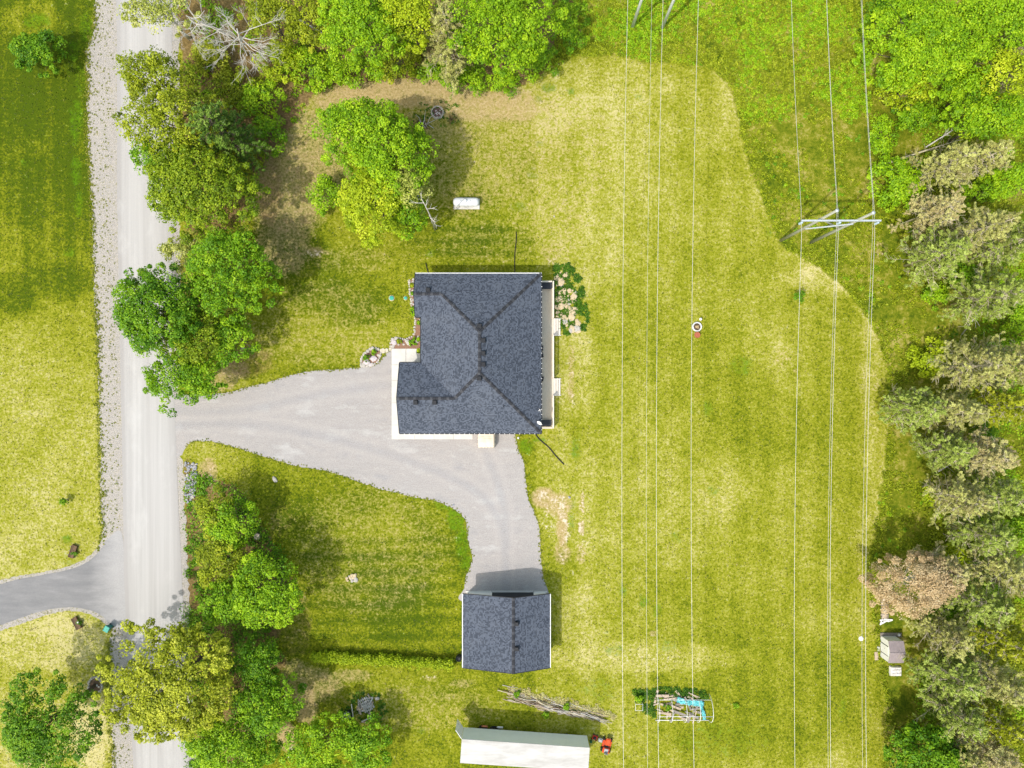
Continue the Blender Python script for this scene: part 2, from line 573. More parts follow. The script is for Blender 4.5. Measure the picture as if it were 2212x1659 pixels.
mow += np.where((GX > 900) & (GX < 1160) & (GY > 470) & (GY < 590), np.sin(GY / 4.2) * .5, 0)
mow += np.where((GX > 560) & (GX < 860) & (GY > 690) & (GY < 830), np.sin(GY / 5.0 + GX / 80) * .35, 0)
lush = blobs([(985, 1120, 24, 38, 1), (1000, 1175, 20, 45, .9), (1005, 1215, 16, 25, .8), (960, 1090, 30, 16, .8), (897, 1076, 30, 8, .8), (1135, 965, 22, 20, .9), (1165, 950, 20, 8, .8), (1245, 975, 16, 28, .7), (1240, 955, 8, 20, .7),
              (1185, 190, 20, 14, .9), (1160, 215, 14, 10, .8), (1235, 200, 12, 9, .9), (1380, 210, 10, 10, .7), (1166, 312, 12, 9, .7), (1150, 380, 18, 12, .6), (1145, 365, 16, 10, .5), (1120, 445, 22, 14, .7), (1195, 505, 8, 8, .5),
              (80, 45, 40, 22, .8), (172, 170, 14, 40, .6), (165, 260, 20, 60, .75), (165, 370, 16, 40, .8), (170, 440, 14, 40, .7), (150, 545, 18, 14, .6), (52, 350, 12, 10, .7), (160, 110, 20, 30, .7), (185, 60, 20, 50, .6), (145, 1165, 14, 14, .9),
              (150, 1210, 34, 10, .5), (195, 1335, 20, 8, .5), (1390, 1300, 14, 18, .8), (1345, 1275, 12, 20, .7), (1420, 1320, 14, 16, .7), (1330, 1405, 26, 14, .7), (1440, 1395, 30, 16, .6), (1530, 880, 16, 24, .6), (1495, 885, 8, 16, .6),
              (1540, 1060, 20, 12, .6), (1460, 1160, 16, 14, .6), (1600, 790, 34, 30, .6), (1660, 480, 16, 10, .5), (1235, 1110, 10, 40, .6), (1290, 1490, 50, 34, .45), (1820, 1530, 10, 40, .6), (1560, 1600, 120, 50, .4), (910, 1580, 12, 10, .7),
              (930, 545, 14, 16, .6), (760, 1259, 12, 5, .8), (1250, 938, 10, 10, .4), (1105, 1520, 20, 20, .4), (1660, 500, 12, 14, .6), (705, 570, 60, 50, .25)])
dirt = blobs([(800, 1190, 230, 190, .34), (700, 700, 190, 130, .34), (900, 1530, 240, 70, .36), (1060, 520, 160, 70, .3), (860, 250, 330, 110, .52), (1000, 330, 240, 170, .44), (640, 350, 130, 180, .66), (1150, 300, 140, 160, .40), (880, 200, 220, 44, .95), (1040, 228, 160, 46, .85), (1120, 230, 60, 50, .75), (720, 215, 60, 34, .8), (960, 300, 60, 20, .3), (730, 380, 40, 60, .55), (690, 360, 24, 50, .45), (620, 400, 110, 160, .72), (610, 530, 80, 90, .58), (660, 290, 80, 80, .66), (760, 560, 120, 40, .34), (960, 260, 90, 60, .55), (1010, 380, 110, 130, .42), (900, 540, 120, 40, .25), (1150, 420, 80, 160, .35), (560, 740, 80, 60, .4),
              (1110, 330, 140, 150, .42), (1230, 330, 140, 170, .33), (1200, 480, 90, 120, .36), (1190, 470, 40, 70, .35), (1190, 545, 30, 30, .5), (1175, 1075, 34, 30, .9), (1205, 1090, 40, 34, .8), (1215, 1140, 16, 60, .95), (1258, 1085, 8, 30, .85), (1256, 1140, 8, 22, .95), (1215, 1195, 24, 30, .7),
              (1255, 1195, 14, 30, .6), (1235, 800, 10, 70, .6), (1232, 850, 10, 26, .7), (670, 1480, 90, 50, .62), (660, 1520, 34, 60, .80), (640, 1470, 50, 60, .6), (760, 1460, 60, 20, .55), (1000, 1475, 40, 14, .45), (930, 1465, 30, 10, .4),
              (1410, 1368, 12, 10, .7), (1466, 1408, 6, 8, .6), (1690, 770, 26, 30, .4), (1720, 800, 10, 12, .5), (680, 545, 40, 10, .7), (680, 480, 40, 10, .4), (1905, 540, 20, 26, .5), (1890, 830, 12, 60, .3),
              (470, 950, 20, 16, .4), (450, 1020, 24, 40, .85), (432, 1050, 12, 40, .8), (760, 735, 200, 40, .12), (500, 800, 50, 30, .75), (480, 830, 40, 20, .7), (640, 1110, 20, 40, .25), (600, 1130, 30, 30, .35), (640, 1330, 40, 90, .30),
              (620, 1590, 26, 40, .95), (1185, 230, 30, 14, .5), (1690, 1440, 10, 8, .3), (1740, 1560, 8, 30, .3), (1775, 1530, 10, 60, .12), (290, 1640, 1, 1, 0), (1840, 1520, 14, 12, .3), (1920, 1530, 20, 14, .4)])
sand = blobs([(1172, 1072, 20, 16, .8), (1205, 1078, 26, 12, .7), (1216, 1100, 9, 40, 1.0), (1224, 1150, 9, 36, 1.0), (1257, 1085, 6, 30, .9), (1256, 1140, 8, 24, 1.0), (1262, 1170, 6, 20, .7), (1190, 1120, 22, 50, .55), (1215, 1195, 12, 30, .7), (1255, 1195, 10, 24, .6),
              (1236, 860, 10, 24, .6), (1235, 800, 7, 60, .4), (1175, 225, 24, 10, .5), (1410, 1368, 10, 8, .6), (680, 548, 34, 7, .75), (690, 490, 30, 6, .4), (455, 1030, 14, 30, .7), (1400, 1420, 120, 12, .42), (1690, 770, 18, 20, .3), (1905, 545, 14, 18, .4), (1238, 1245, 8, 20, .4), (930, 1462, 26, 5, .6), (1195, 560, 16, 20, .4)])
sand = sand * .72
wild = np.maximum(inside(WILD, GX, GY) * 1.0, 0)
litter = np.maximum(inside(WOOD_W, GX, GY), inside(WOOD_S, GX, GY)) * 1.0
litter = np.maximum(litter, blobs([(408, 1150, 14, 160, .9), (405, 1010, 14, 30, .7), (420, 620, 50, 240, .55), (415, 100, 26, 100, .7), (600, 1430, 26, 30, .8), (590, 1360, 20, 40, .7), (520, 640, 80, 200, .3), (540, 780, 70, 50, .55), (580, 400, 40, 120, .6), (640, 420, 80, 190, .38), (700, 300, 90, 90, .32), (650, 560, 90, 60, .40), (900, 330, 60, 80, .35), (640, 1350, 50, 110, .45), (600, 1120, 50, 70, .40), (700, 1500, 120, 50, .36), (870, 1530, 110, 50, .30)]))
litter = np.maximum(litter, (inside([(2040, 230), (2600, 200), (2600, 1900), (2010, 1900), (1990, 1450), (2000, 1200), (2030, 1000), (2080, 800), (2070, 600)], GX, GY)) * .30)

# pale dry rim just inside the mown edge, greener growth just outside it
me_ = catmull(MOWN_EDGE[6:20], False, 6)
dmin = np.full(GX.shape, 1e9)
for (ex0, ey0) in me_:
    dmin = np.minimum(dmin, np.hypot(GX - ex0, GY - ey0))
dry += np.where(wild < .5, .28 * np.exp(-dmin / 5), 0)

m, nt, b, out = new_mat('lawn')
lush = lush * .78
A = {k: attr(nt, k) for k in ('dry', 'mow', 'lush', 'dirt', 'wild', 'litter', 'sand')}
nA = pos_noise(nt, .28, 3, .6)
nB = pos_noise(nt, 1.3, 5, .68)
nC = pos_noise(nt, 3.6, 4, .8)
nD = pos_noise(nt, 18, 3, .7)
s = math_n(nt, 'SUBTRACT', nA, .5)
f = math_n(nt, 'ADD', A['dry'], math_n(nt, 'MULTIPLY', s, .22))
f = math_n(nt, 'ADD', f, math_n(nt, 'MULTIPLY', math_n(nt, 'SUBTRACT', nB, .5), 1.0))
f = math_n(nt, 'ADD', f, math_n(nt, 'MULTIPLY', math_n(nt, 'SUBTRACT', nC, .5), 1.9))
f = math_n(nt, 'ADD', f, math_n(nt, 'MULTIPLY', A['mow'], .14), clamp=True)
grass = ramp(nt, f, [(.0, (.062, .098, .003)), (.22, (.145, .173, .005)), (.47, (.246, .258, .014)), (.70, (.348, .335, .060)), (.95, (.53, .47, .21))])
# wild, unmown grass
wf = math_n(nt, 'ADD', math_n(nt, 'ADD', math_n(nt, 'SUBTRACT', math_n(nt, 'MULTIPLY', nA, 1.3), .40), math_n(nt, 'MULTIPLY', math_n(nt, 'SUBTRACT', nB, .5), 1.2)), math_n(nt, 'ADD', math_n(nt, 'MULTIPLY', math_n(nt, 'SUBTRACT', nC, .5), 1.1), .28), clamp=True)
wildc = ramp(nt, wf, [(.16, (.050, .085, .004)), (.42, (.118, .155, .006)), (.64, (.205, .212, .016)), (.86, (.37, .32, .09))])
g2 = mix_c(nt, A['wild'], grass, wildc)
lm = math_n(nt, 'MULTIPLY', math_n(nt, 'SUBTRACT', math_n(nt, 'ADD', A['lush'], math_n(nt, 'ADD', math_n(nt, 'MULTIPLY', math_n(nt, 'SUBTRACT', nB, .5), 2.4), math_n(nt, 'MULTIPLY', math_n(nt, 'SUBTRACT', nC, .5), 1.2))), .26), 1.7, clamp=True)
lushc = ramp(nt, nC, [(.3, (.055, .150, .003)), (.7, (.125, .245, .004))])
g3 = mix_c(nt, math_n(nt, 'MULTIPLY', lm, .8), g2, lushc)
dmix = math_n(nt, 'ADD', math_n(nt, 'MULTIPLY', math_n(nt, 'SUBTRACT', nB, .5), 1.5), math_n(nt, 'MULTIPLY', math_n(nt, 'SUBTRACT', nC, .5), 1.6))
dm = math_n(nt, 'MULTIPLY', math_n(nt, 'SUBTRACT', math_n(nt, 'ADD', A['dirt'], math_n(nt, 'MULTIPLY', dmix, .8)), .30), 1.6, clamp=True)
dirtc = ramp(nt, nC, [(.28, (.30, .21, .085)), (.55, (.45, .335, .165)), (.75, (.60, .48, .30))])
g4 = mix_c(nt, math_n(nt, 'MULTIPLY', dm, .9), g3, dirtc)
lt = math_n(nt, 'MULTIPLY', math_n(nt, 'SUBTRACT', math_n(nt, 'ADD', A['litter'], math_n(nt, 'MULTIPLY', math_n(nt, 'SUBTRACT', nB, .5), .9)), .35), 2.0, clamp=True)
litc = ramp(nt, nC, [(.3, (.085, .052, .026)), (.52, (.19, .115, .055)), (.72, (.33, .22, .11))])
g5 = mix_c(nt, math_n(nt, 'MULTIPLY', lt, .85), g4, litc)
sm_ = math_n(nt, 'MULTIPLY', math_n(nt, 'SUBTRACT', math_n(nt, 'ADD', A['sand'], math_n(nt, 'MULTIPLY', dmix, 1.3)), .45), 2.0, clamp=True)
g5 = mix_c(nt, math_n(nt, 'MULTIPLY', sm_, .9), g5, ramp(nt, nC, [(.3, (.50, .42, .31)), (.7, (.78, .69, .56))]))
nt.links.new(g5, b.inputs['Base Color'])
b.inputs['Roughness'].default_value = .95
b.inputs['Specular IOR Level'].default_value = .1
hh = math_n(nt, 'ADD', math_n(nt, 'MULTIPLY', nC, .7), math_n(nt, 'MULTIPLY', nD, .4))
bump(nt, b, hh, .55, .12)
MAT['lawn'] = m

V = np.stack([(GX - 1106) * K, -(GY - 829.5) * K, np.zeros_like(GX)], -1).reshape(-1, 3)
idx = np.arange(ny * nx).reshape(ny, nx)
Q = np.stack([idx[:-1, :-1], idx[1:, :-1], idx[1:, 1:], idx[:-1, 1:]], -1).reshape(-1, 4)
ground = np_mesh('ground', V, Q, MAT['lawn'])
ground['kind'] = 'structure'
for nm, arr in (('dry', dry), ('mow', mow), ('lush', lush), ('dirt', dirt), ('wild', wild), ('litter', litter), ('sand', sand)):
    at = ground.data.attributes.new(nm, 'FLOAT', 'POINT')
    at.data.foreach_set('value', arr.astype(np.float32).ravel())

# ------------------------------------------------------------------ gravel shoulder, road, drives
m, nt, b, out = new_mat('shoulder_gravel')
n1 = pos_noise(nt, 7, 6, .8); n2 = pos_noise(nt, .8, 4, .6); n3 = pos_noise(nt, 22, 3, .8)
c = ramp(nt, n2, [(.3, (.34, .31, .28)), (.55, (.40, .365, .33)), (.75, (.50, .43, .35))])
c = mix_c(nt, math_n(nt, 'MULTIPLY', n1, 1.0), c, ramp(nt, n1, [(.40, (.17, .155, .12)), (.5, (.39, .36, .33)), (.62, (.58, .53, .47))]))
wm = math_n(nt, 'MULTIPLY', math_n(nt, 'SUBTRACT', math_n(nt, 'ADD', pos_noise(nt, 3.2, 6, .8), math_n(nt, 'MULTIPLY', n2, .35)), .715), 8, clamp=True)
c = mix_c(nt, math_n(nt, 'MULTIPLY', wm, .8), c, (.16, .16, .03))
nt.links.new(c, b.inputs['Base Color']); b.inputs['Roughness'].default_value = .95
bump(nt, b, n3, .6, .05)
MAT['shoulder'] = m

m, nt, b, out = new_mat('road_surface')
u = attr(nt, 'across')
st = pos_noise(nt, 1.0, 5, .7, (2.6, .035, 1))
sp = pos_noise(nt, 14, 4, .75)
pt = pos_noise(nt, .25, 4, .6, (1.6, .6, 1))
c = ramp(nt, st, [(.30, (.39, .375, .355)), (.50, (.455, .44, .42)), (.70, (.52, .50, .48))])
c = mix_c(nt, math_n(nt, 'MULTIPLY', sp, .35), c, ramp(nt, sp, [(.35, (.31, .30, .29)), (.65, (.58, .56, .54))]))
# wheel paths and the loose edge, across the carriageway
cw = nt.nodes.new('ShaderNodeFloatCurve')
cv = cw.mapping.curves[0]
cv.points[0].location = (0, .18); cv.points[1].location = (1, .25)
for x_, y_ in ((.05, .22), (.10, .62), (.17, .60), (.20, .78), (.42, .85), (.52, .62), (.56, .78), (.84, .74), (.89, .50), (.95, .40)):
    cv.points.new(x_, y_)
cw.mapping.update()
nt.links.new(u, cw.inputs['Value'])
c = mix_c(nt, math_n(nt, 'SUBTRACT', 1.0, cw.outputs[0], clamp=True), c, (.33, .31, .295))
c = mix_c(nt, math_n(nt, 'MULTIPLY', math_n(nt, 'SUBTRACT', pt, .56, clamp=True), 2.2, clamp=True), c, (.58, .565, .54))
nt.links.new(c, b.inputs['Base Color']); b.inputs['Roughness'].default_value = .9
bump(nt, b, sp, .3, .03)
MAT['road'] = m

m, nt, b, out = new_mat('drive_gravel')
n1 = pos_noise(nt, .33, 5, .65, (.6, 1.3, 1)); n2 = pos_noise(nt, 9, 6, .8); n3 = pos_noise(nt, 1.1, 6, .75, (.7, 1.6, 1)); n4 = pos_noise(nt, 26, 3, .7)
c = ramp(nt, n1, [(.30, (.25, .245, .25)), (.44, (.36, .325, .30)), (.54, (.33, .30, .28)), (.66, (.47, .45, .43))])
sc = math_n(nt, 'MULTIPLY', math_n(nt, 'SUBTRACT', n3, .57, clamp=True), 7, clamp=True)
c = mix_c(nt, math_n(nt, 'MULTIPLY', sc, .7), c, (.58, .53, .48))
n5 = pos_noise(nt, .55, 4, .6, (.25, 2.6, 1))
c = mix_c(nt, math_n(nt, 'MULTIPLY', math_n(nt, 'SUBTRACT', n5, .5, clamp=True), 2.2, clamp=True), c, (.25, .235, .225))
tk = attr(nt, 'track'); cr_ = attr(nt, 'crown')
c = mix_c(nt, math_n(nt, 'MULTIPLY', tk, math_n(nt, 'MULTIPLY', n3, .95), clamp=True), c, (.43, .385, .355))
c = mix_c(nt, math_n(nt, 'MULTIPLY', cr_, math_n(nt, 'MULTIPLY', n1, .9), clamp=True), c, (.25, .25, .265))
c = mix_c(nt, .4, c, ramp(nt, n2, [(.36, (.20, .19, .19)), (.5, (.40, .38, .37)), (.64, (.60, .57, .55))]))
nt.links.new(c, b.inputs['Base Color']); b.inputs['Roughness'].default_value = .95
bump(nt, b, math_n(nt, 'ADD', n2, math_n(nt, 'MULTIPLY', n4, .5)), .6, .04)
MAT['gravel'] = m

m, nt, b, out = new_mat('worn_asphalt')
n1 = pos_noise(nt, .5, 5, .6, (.5, 2, 1)); n2 = pos_noise(nt, 20, 4, .8)
c = ramp(nt, n1, [(.3, (.16, .16, .165)), (.55, (.225, .22, .22)), (.75, (.31, .30, .30))])
c = mix_c(nt, .3, c, ramp(nt, n2, [(.35, (.10, .10, .10)), (.65, (.34, .33, .33))]))
g_ = nt.nodes.new('ShaderNodeNewGeometry'); sx_ = nt.nodes.new('ShaderNodeSeparateXYZ'); nt.links.new(g_.outputs['Position'], sx_.inputs[0])
du = math_n(nt, 'MULTIPLY', math_n(nt, 'ADD', math_n(nt, 'SUBTRACT', sx_.outputs[0], (190 - 1106) * K), math_n(nt, 'MULTIPLY', math_n(nt, 'SUBTRACT', n1, .5), 3.0)), .30, clamp=True)
c = mix_c(nt, math_n(nt, 'MULTIPLY', du, .85), c, ramp(nt, n2, [(.35, (.30, .29, .28)), (.65, (.48, .46, .45))]))     # road grit carried onto the mouth of the drive
nt.links.new(c, b.inputs['Base Color']); b.inputs['Roughness'].default_value = .9
bump(nt, b, n2, .3, .02)
MAT['asphalt'] = m

ys = [-700, -300] + list(range(-60, 1740, 9)) + [1900, 2300]
sh = [(np.interp(y, [p[0] for p in SHOULDER_L], [p[1] for p in SHOULDER_L]) + random.uniform(-3.5, 3.5), y) for y in ys]
sheet('gravel_shoulder', sh + [(road_x(ROAD_L, y) + 6, y) for y in reversed(ys)], .004, MAT['shoulder'])
er = [(road_x(ROAD_R, y) + (14 if y < 820 or y > 990 else 8) + random.uniform(-3, 3), y) for y in ys]
sheet('gravel_verge', [(road_x(ROAD_R, y) - 6, y) for y in ys] + er[::-1], .005, MAT['shoulder'])
ex = jitter(catmull([(-120, 1262), (-20, 1257), (40, 1244), (90, 1236), (145, 1224), (184, 1207), (208, 1186), (226, 1158), (262, 1145), (270, 1250), (274, 1360), (240, 1358), (220, 1342),
                     (196, 1328), (160, 1320), (124, 1323), (84, 1334), (34, 1352), (-20, 1368), (-120, 1400)], True, 5), 1.4, 9)
sheet('drive_edge_gravel', ex, .009, MAT['shoulder'])
def gravel_sheet(name, poly, z, mat, paths):
    from mathutils.geometry import delaunay_2d_cdt
    xs = np.arange(370, 1180, 6.0); ysg = np.arange(745, 1300, 6.0)
    XX, YY = np.meshgrid(xs, ysg); XX = XX.ravel(); YY = YY.ravel()
    ok = inside(poly, XX, YY)
    pp = np.array(poly)
    for i in np.nonzero(ok)[0]:
        if np.min(np.hypot(pp[:, 0] - XX[i], pp[:, 1] - YY[i])) < 3.5: ok[i] = False
    pts = list(poly) + list(zip(XX[ok], YY[ok]))
    n0 = len(poly)
    res = delaunay_2d_cdt([Vector(q) for q in pts], [(i, (i + 1) % n0) for i in range(n0)], [], 1, 1e-4)
    vv, ff = res[0], res[2]
    W = [P(q[0], q[1]) for q in vv]
    fs = []
    for f_ in ff:
        a, b_, c_ = (W[i] for i in f_[:3])
        fs.append(tuple(f_) if (b_[0] - a[0]) * (c_[1] - a[1]) - (c_[0] - a[0]) * (b_[1] - a[1]) > 0 else tuple(f_)[::-1])
    me = bpy.data.meshes.new(name)
    me.from_pydata([(x, y, z) for x, y in W], [], fs)
    vx = np.array([q[0] for q in vv]); vy = np.array([q[1] for q in vv])
    tr = np.zeros(len(vv)); mid = np.zeros(len(vv))
    for path in paths:
        pl = np.array(catmull(path, False, 5))
        d = np.full(len(vv), 1e9)
        for q in pl: d = np.minimum(d, np.hypot(vx - q[0], vy - q[1]))
        tr = np.maximum(tr, np.exp(-((d - 15) / 5.5) ** 2)); mid = np.maximum(mid, np.exp(-(d / 8.0) ** 2))
    for nm, ar in (('track', tr), ('crown', mid)):
        at = me.attributes.new(nm, 'FLOAT', 'POINT'); at.data.foreach_set('value', ar.astype(np.float32))
    me.materials.append(mat); me.update()
    o = bpy.data.objects.new(name, me); COL.objects.link(o); o['kind'] = 'structure'


gravel_sheet('gravel_driveway', DRIVE_S, .013, MAT['gravel'], [[(340, 880), (440, 890), (560, 880), (700, 850), (860, 830)], [(340, 925), (470, 915), (640, 930), (820, 975), (960, 1025), (1050, 1080), (1088, 1160), (1092, 1300)], [(1000, 900), (1050, 980), (1085, 1080), (1095, 1180)]])
sheet('asphalt_driveway', ASPH_S, .017, MAT['asphalt'])
# the road: a strip with a slight camber
nu = 12
rv, rf, ru = [], [], []
for j, y in enumerate(ys):
    xl = road_x(ROAD_L, y) + random.uniform(-.5, .5); xr = road_x(ROAD_R, y) + random.uniform(-.5, .5)
    for i in range(nu + 1):
        t = i / nu
        x_, y_ = P(xl + (xr - xl) * t, y)
        rv.append((x_, y_, .021 + .05 * (1 - (2 * t - 1) ** 2)))
        ru.append(t)
for j in range(len(ys) - 1):
    for i in range(nu):
        a = j * (nu + 1) + i
        rf.append((a, a + nu + 1, a + nu + 2, a + 1))
me = bpy.data.meshes.new('road'); me.from_pydata(rv, [], rf); me.materials.append(MAT['road'])
at = me.attributes.new('across', 'FLOAT', 'POINT'); at.data.foreach_set('value', ru)
me.polygons.foreach_set('use_smooth', [True] * len(rf))
road = bpy.data.objects.new('road', me); COL.objects.link(road); road['kind'] = 'structure'

# ------------------------------------------------------------------ roofs
m, nt, b, out = new_mat('shingle')
t = attr(nt, 'tint')
n1 = pos_noise(nt, 16, 4, .8); n2 = pos_noise(nt, .5, 3, .6)
c = ramp(nt, t, [(0, (.030, .037, .053)), (.40, (.048, .058, .080)), (.48, (.078, .092, .122)), (1, (.118, .136, .176))])
c = mix_c(nt, .28, c, ramp(nt, n1, [(.35, (.032, .039, .054)), (.65, (.13, .148, .185))]))
c = mix_c(nt, math_n(nt, 'MULTIPLY', math_n(nt, 'SUBTRACT', n2, .5, clamp=True), 1.0), c, (.16, .175, .205))
nt.links.new(c, b.inputs['Base Color']); b.inputs['Roughness'].default_value = .9
b.inputs['Specular IOR Level'].default_value = .25
bump(nt, b, n1, .5, .01)
MAT['shingle'] = m
MAT['cap_dark'] = simple('ridge_cap_dark', (.046, .048, .056), (.026, .027, .033), 14, .9, bmp=.3)
MAT['cap_mid'] = simple('ridge_cap_mid', (.085, .088, .100), (.050, .052, .060), 14, .9, bmp=.3)


def clip_poly(sub, clip):
    """Sutherland-Hodgman, clip is convex and counter-clockwise"""
    out_ = sub
    n = len(clip)
    for i in range(n):
        ax, ay = clip[i]; bx, by = clip[(i + 1) % n]
        src, out_ = out_, []
        if not src: return []
        for k in range(len(src)):
            p, q = src[k - 1], src[k]
            dp = (bx - ax) * (p[1] - ay) - (by - ay) * (p[0] - ax)
            dq = (bx - ax) * (q[1] - ay) - (by - ay) * (q[0] - ax)
            if dq >= 0:
                if dp < 0:
                    s_ = dp / (dp - dq); out_.append((p[0] + (q[0] - p[0]) * s_, p[1] + (q[1] - p[1]) * s_))
                out_.append(q)
            elif dp >= 0:
                s_ = dp / (dp - dq); out_.append((p[0] + (q[0] - p[0]) * s_, p[1] + (q[1] - p[1]) * s_))
    return out_


def ccw(poly):
    a = sum(poly[i - 1][0] * poly[i][1] - poly[i][0] * poly[i - 1][1] for i in range(len(poly)))
    return poly if a > 0 else poly[::-1]


def shingles(mb, tints, polys, eave_pt, up_dir, he, pitch, expo=.145, lift=.03, seed=1):
    """tabs on one slope. polys: convex plan polygons (m); eave_pt on the eave line; up_dir unit plan vector up the slope"""
    r = random.Random(seed)
    ux, uy = up_dir
    ax, ay = -uy, ux            # along the eave
    polys = [ccw(list(p)) for p in polys]
    allp = [q for p in polys for q in p]
    tu = [(x - eave_pt[0]) * ux + (y - eave_pt[1]) * uy for x, y in allp]
    ta = [(x - eave_pt[0]) * ax + (y - eave_pt[1]) * ay for x, y in allp]
    e = expo / math.sqrt(1 + pitch * pitch)
    k = 0
    while k * e < max(tu):
        u0, u1 = k * e, (k + 1) * e + .004
        s_ = min(ta) - r.uniform(0, .4)
        while s_ < max(ta):
            w = r.choice((.10, .13, .16, .20))
            dark = r.random() < .40
            tint = r.uniform(0, .42) if dark else r.uniform(.46, 1)
            th = .016 if not dark else .010
            quad = [(eave_pt[0] + ux * u + ax * s2, eave_pt[1] + uy * u + ay * s2) for u, s2 in ((u0, s_), (u0, s_ + w), (u1, s_ + w), (u1, s_))]
            quad = ccw(quad)
            for pl in polys:
                c_ = clip_poly(quad, pl)
                if len(c_) < 3: continue
                vs = []
                for x, y in c_:
                    u = (x - eave_pt[0]) * ux + (y - eave_pt[1]) * uy
                    vs.append((x, y, he + pitch * u + lift + th * (1 - (u - u0) / (u1 - u0)) + .004))
                n = len(vs)
                vs += [(x, y, he + pitch * ((x - eave_pt[0]) * ux + (y - eave_pt[1]) * uy) + lift - .006) for x, y in c_]
                fs = [tuple(range(n))]
                ul = [(x - eave_pt[0]) * ux + (y - eave_pt[1]) * uy for x, y in c_]
                for i in range(n):
                    j = (i + 1) % n
                    if ul[i] > u0 + .01 or ul[j] > u0 + .01: continue        # only the butt edge shows
                    fs.append((i, i + n, j + n, j))
                mb.add(vs, fs)
                tints += [tint] * len(fs)
            s_ += w
        k += 1


CAP_ME = {}


def cap_mesh(kind):
    if kind not in CAP_ME:
        w, l, d = .17, .24, .05
        vs = [(-l / 2, -w, -d), (-l / 2, 0, .012), (-l / 2, w, -d), (l / 2, -w, -d + .012), (l / 2, 0, .030), (l / 2, w, -d + .012),
              (-l / 2, -w, -d - .02), (-l / 2, w, -d - .02), (l / 2, -w, -d - .02), (l / 2, w, -d - .02)]
        fs = [(0, 3, 4, 1), (1, 4, 5, 2), (0, 1, 2, 7, 6), (3, 8, 9, 5, 4), (0, 6, 8, 3), (2, 5, 9, 7)]
        me = bpy.data.meshes.new('ridge_cap')
        me.from_pydata(vs, [], fs)
        me.materials.append(MAT['cap_dark' if kind == 0 else 'cap_mid'])
        me.update()
        CAP_ME[kind] = me
    return CAP_ME[kind]


def ridge_caps(a, b_, parent, lift=.075, step=.30):
    a = Vector(a); b_ = Vector(b_)
    L = (b_ - a).length
    n = max(1, int(L / step))
    d = (b_ - a).normalized()
    y = Vector((0, 0, 1)).cross(d).normalized()
    z = d.cross(y)
    R = Matrix((d, y, z)).transposed().to_4x4()
    for i in range(n):
        o = bpy.data.objects.new('ridge_cap', cap_mesh(0 if (i % 3) else 1))
        link(o, parent)
        p = a + d * (L * (i + .5) / n) + Vector((0, 0, lift))
        S = Matrix.Diagonal((L / n / .24 * .97, 1, 1, 1))
        M = Matrix.Translation(p) @ R @ S
        o.matrix_basis = M


def roof_vent(px, py, z, parent, s=.42, slope=0.0, axis='x'):
    z += .10
    x, y = P(px, py, z)
    mb = MB()
    mb.box((x, y, z + .02), (s + .10, s + .10, .05))
    mb.box((x, y, z + .11), (s * .72, s * .72, .16))
    mb.box((x, y, z + .215), (s, s, .05), bevel=.015)
    for k in (-1, 1):
        mb.box((x + k * s * .42, y, z + .25), (.04, s * .9, .022))
    mb.box((x, y + s * .42, z + .25), (s * .76, .04, .020))
    return mb.build('roof_vent', MAT['vent'], parent)


def M2(x, y):                    # true plan units relative to the nadir (y down) -> metres
    return (x * K, -y * K)


# ------------------------------------------------------------------ the house
he, pit = 3.3, .505
E_, N_, S_, R_, W_ = 60.5, -229.0, 102.3, -64.2, -188.9
RN, RS = N_ + (E_ - R_), S_ - (E_ - R_)
GN, XG = -184.0, -200.7
GS, XGG = 29.0, -233.2
J1 = (R_ - (RN - GN), GN)
J2 = (R_ - (GS - RS), GS)
GNE, GSE = GN + (GN - N_), GS - (S_ - GS)      # eaves of the two west gables

hb = P(1020, 770)
house = thing('house', (hb[0], hb[1], 0), 'large bungalow with dark grey hipped shingle roof beside the gravel driveway', 'house')


def hz(pt, side):
    x, y = pt
    d = {'N': y - N_, 'S': S_ - y, 'E': E_ - x, 'W': x - W_, 'g1': GNE - y, 'g2': y - GSE}[side]
    return he + pit * d * K


planes = {
    'N': ([[(XG, N_), (E_, N_), (E_ - (GN - N_), GN), (XG, GN)], [J1, (E_ - (GN - N_), GN), (R_, RN)]], (0, N_), (0, -1)),
    'S': ([[(XGG, S_), (E_, S_), (E_ - (S_ - GS), GS), (XGG, GS)], [J2, (E_ - (S_ - GS), GS), (R_, RS)]], (0, S_), (0, 1)),
    'E': ([[(E_, N_), (E_, S_), (R_, RS), (R_, RN)]], (E_, 0), (-1, 0)),
    'W': ([[(W_, GNE), (W_, GSE), J2, (R_, RS), (R_, RN), J1]], (W_, 0), (1, 0)),
    'g1': ([[(XG, GN), J1, (W_, GNE), (XG, GNE)]], (0, GNE), (0, 1)),
    'g2': ([[(XGG, GS), J2, (W_, GSE), (XGG, GSE)]], (0, GSE), (0, -1)),
}
mb = MB()
for side, (polys, ep, ud) in planes.items():
    for pl in polys:
        top = [(*M2(*p), hz(p, side)) for p in pl]
        a = sum(top[i - 1][0] * top[i][1] - top[i][0] * top[i - 1][1] for i in range(len(top)))
        if a < 0: top = top[::-1]
        n = len(top)
        low = [(x, y, z - .16) for x, y, z in top]
        fs = [tuple(range(n)), tuple(range(n, 2 * n))[::-1]] + [(i, i + n, (i + 1) % n + n, (i + 1) % n) for i in range(n)]
        mb.add(top + low, fs)
roof = mb.build('roof', MAT['roof_under'], house)
mb, tints = MB(), []
for i, (side, (polys, ep, ud)) in enumerate(planes.items()):
    # plan unit directions: image y is down, so flip for metres
    up_m = (ud[0], ud[1])
    shingles(mb, tints, [[M2(*p) for p in pl] for pl in polys], M2(*ep), up_m, he, pit, seed=i + 1)
sh_o = mb.build('shingles', MAT['shingle'], roof, tints)
sh_o['kind'] = 'stuff'
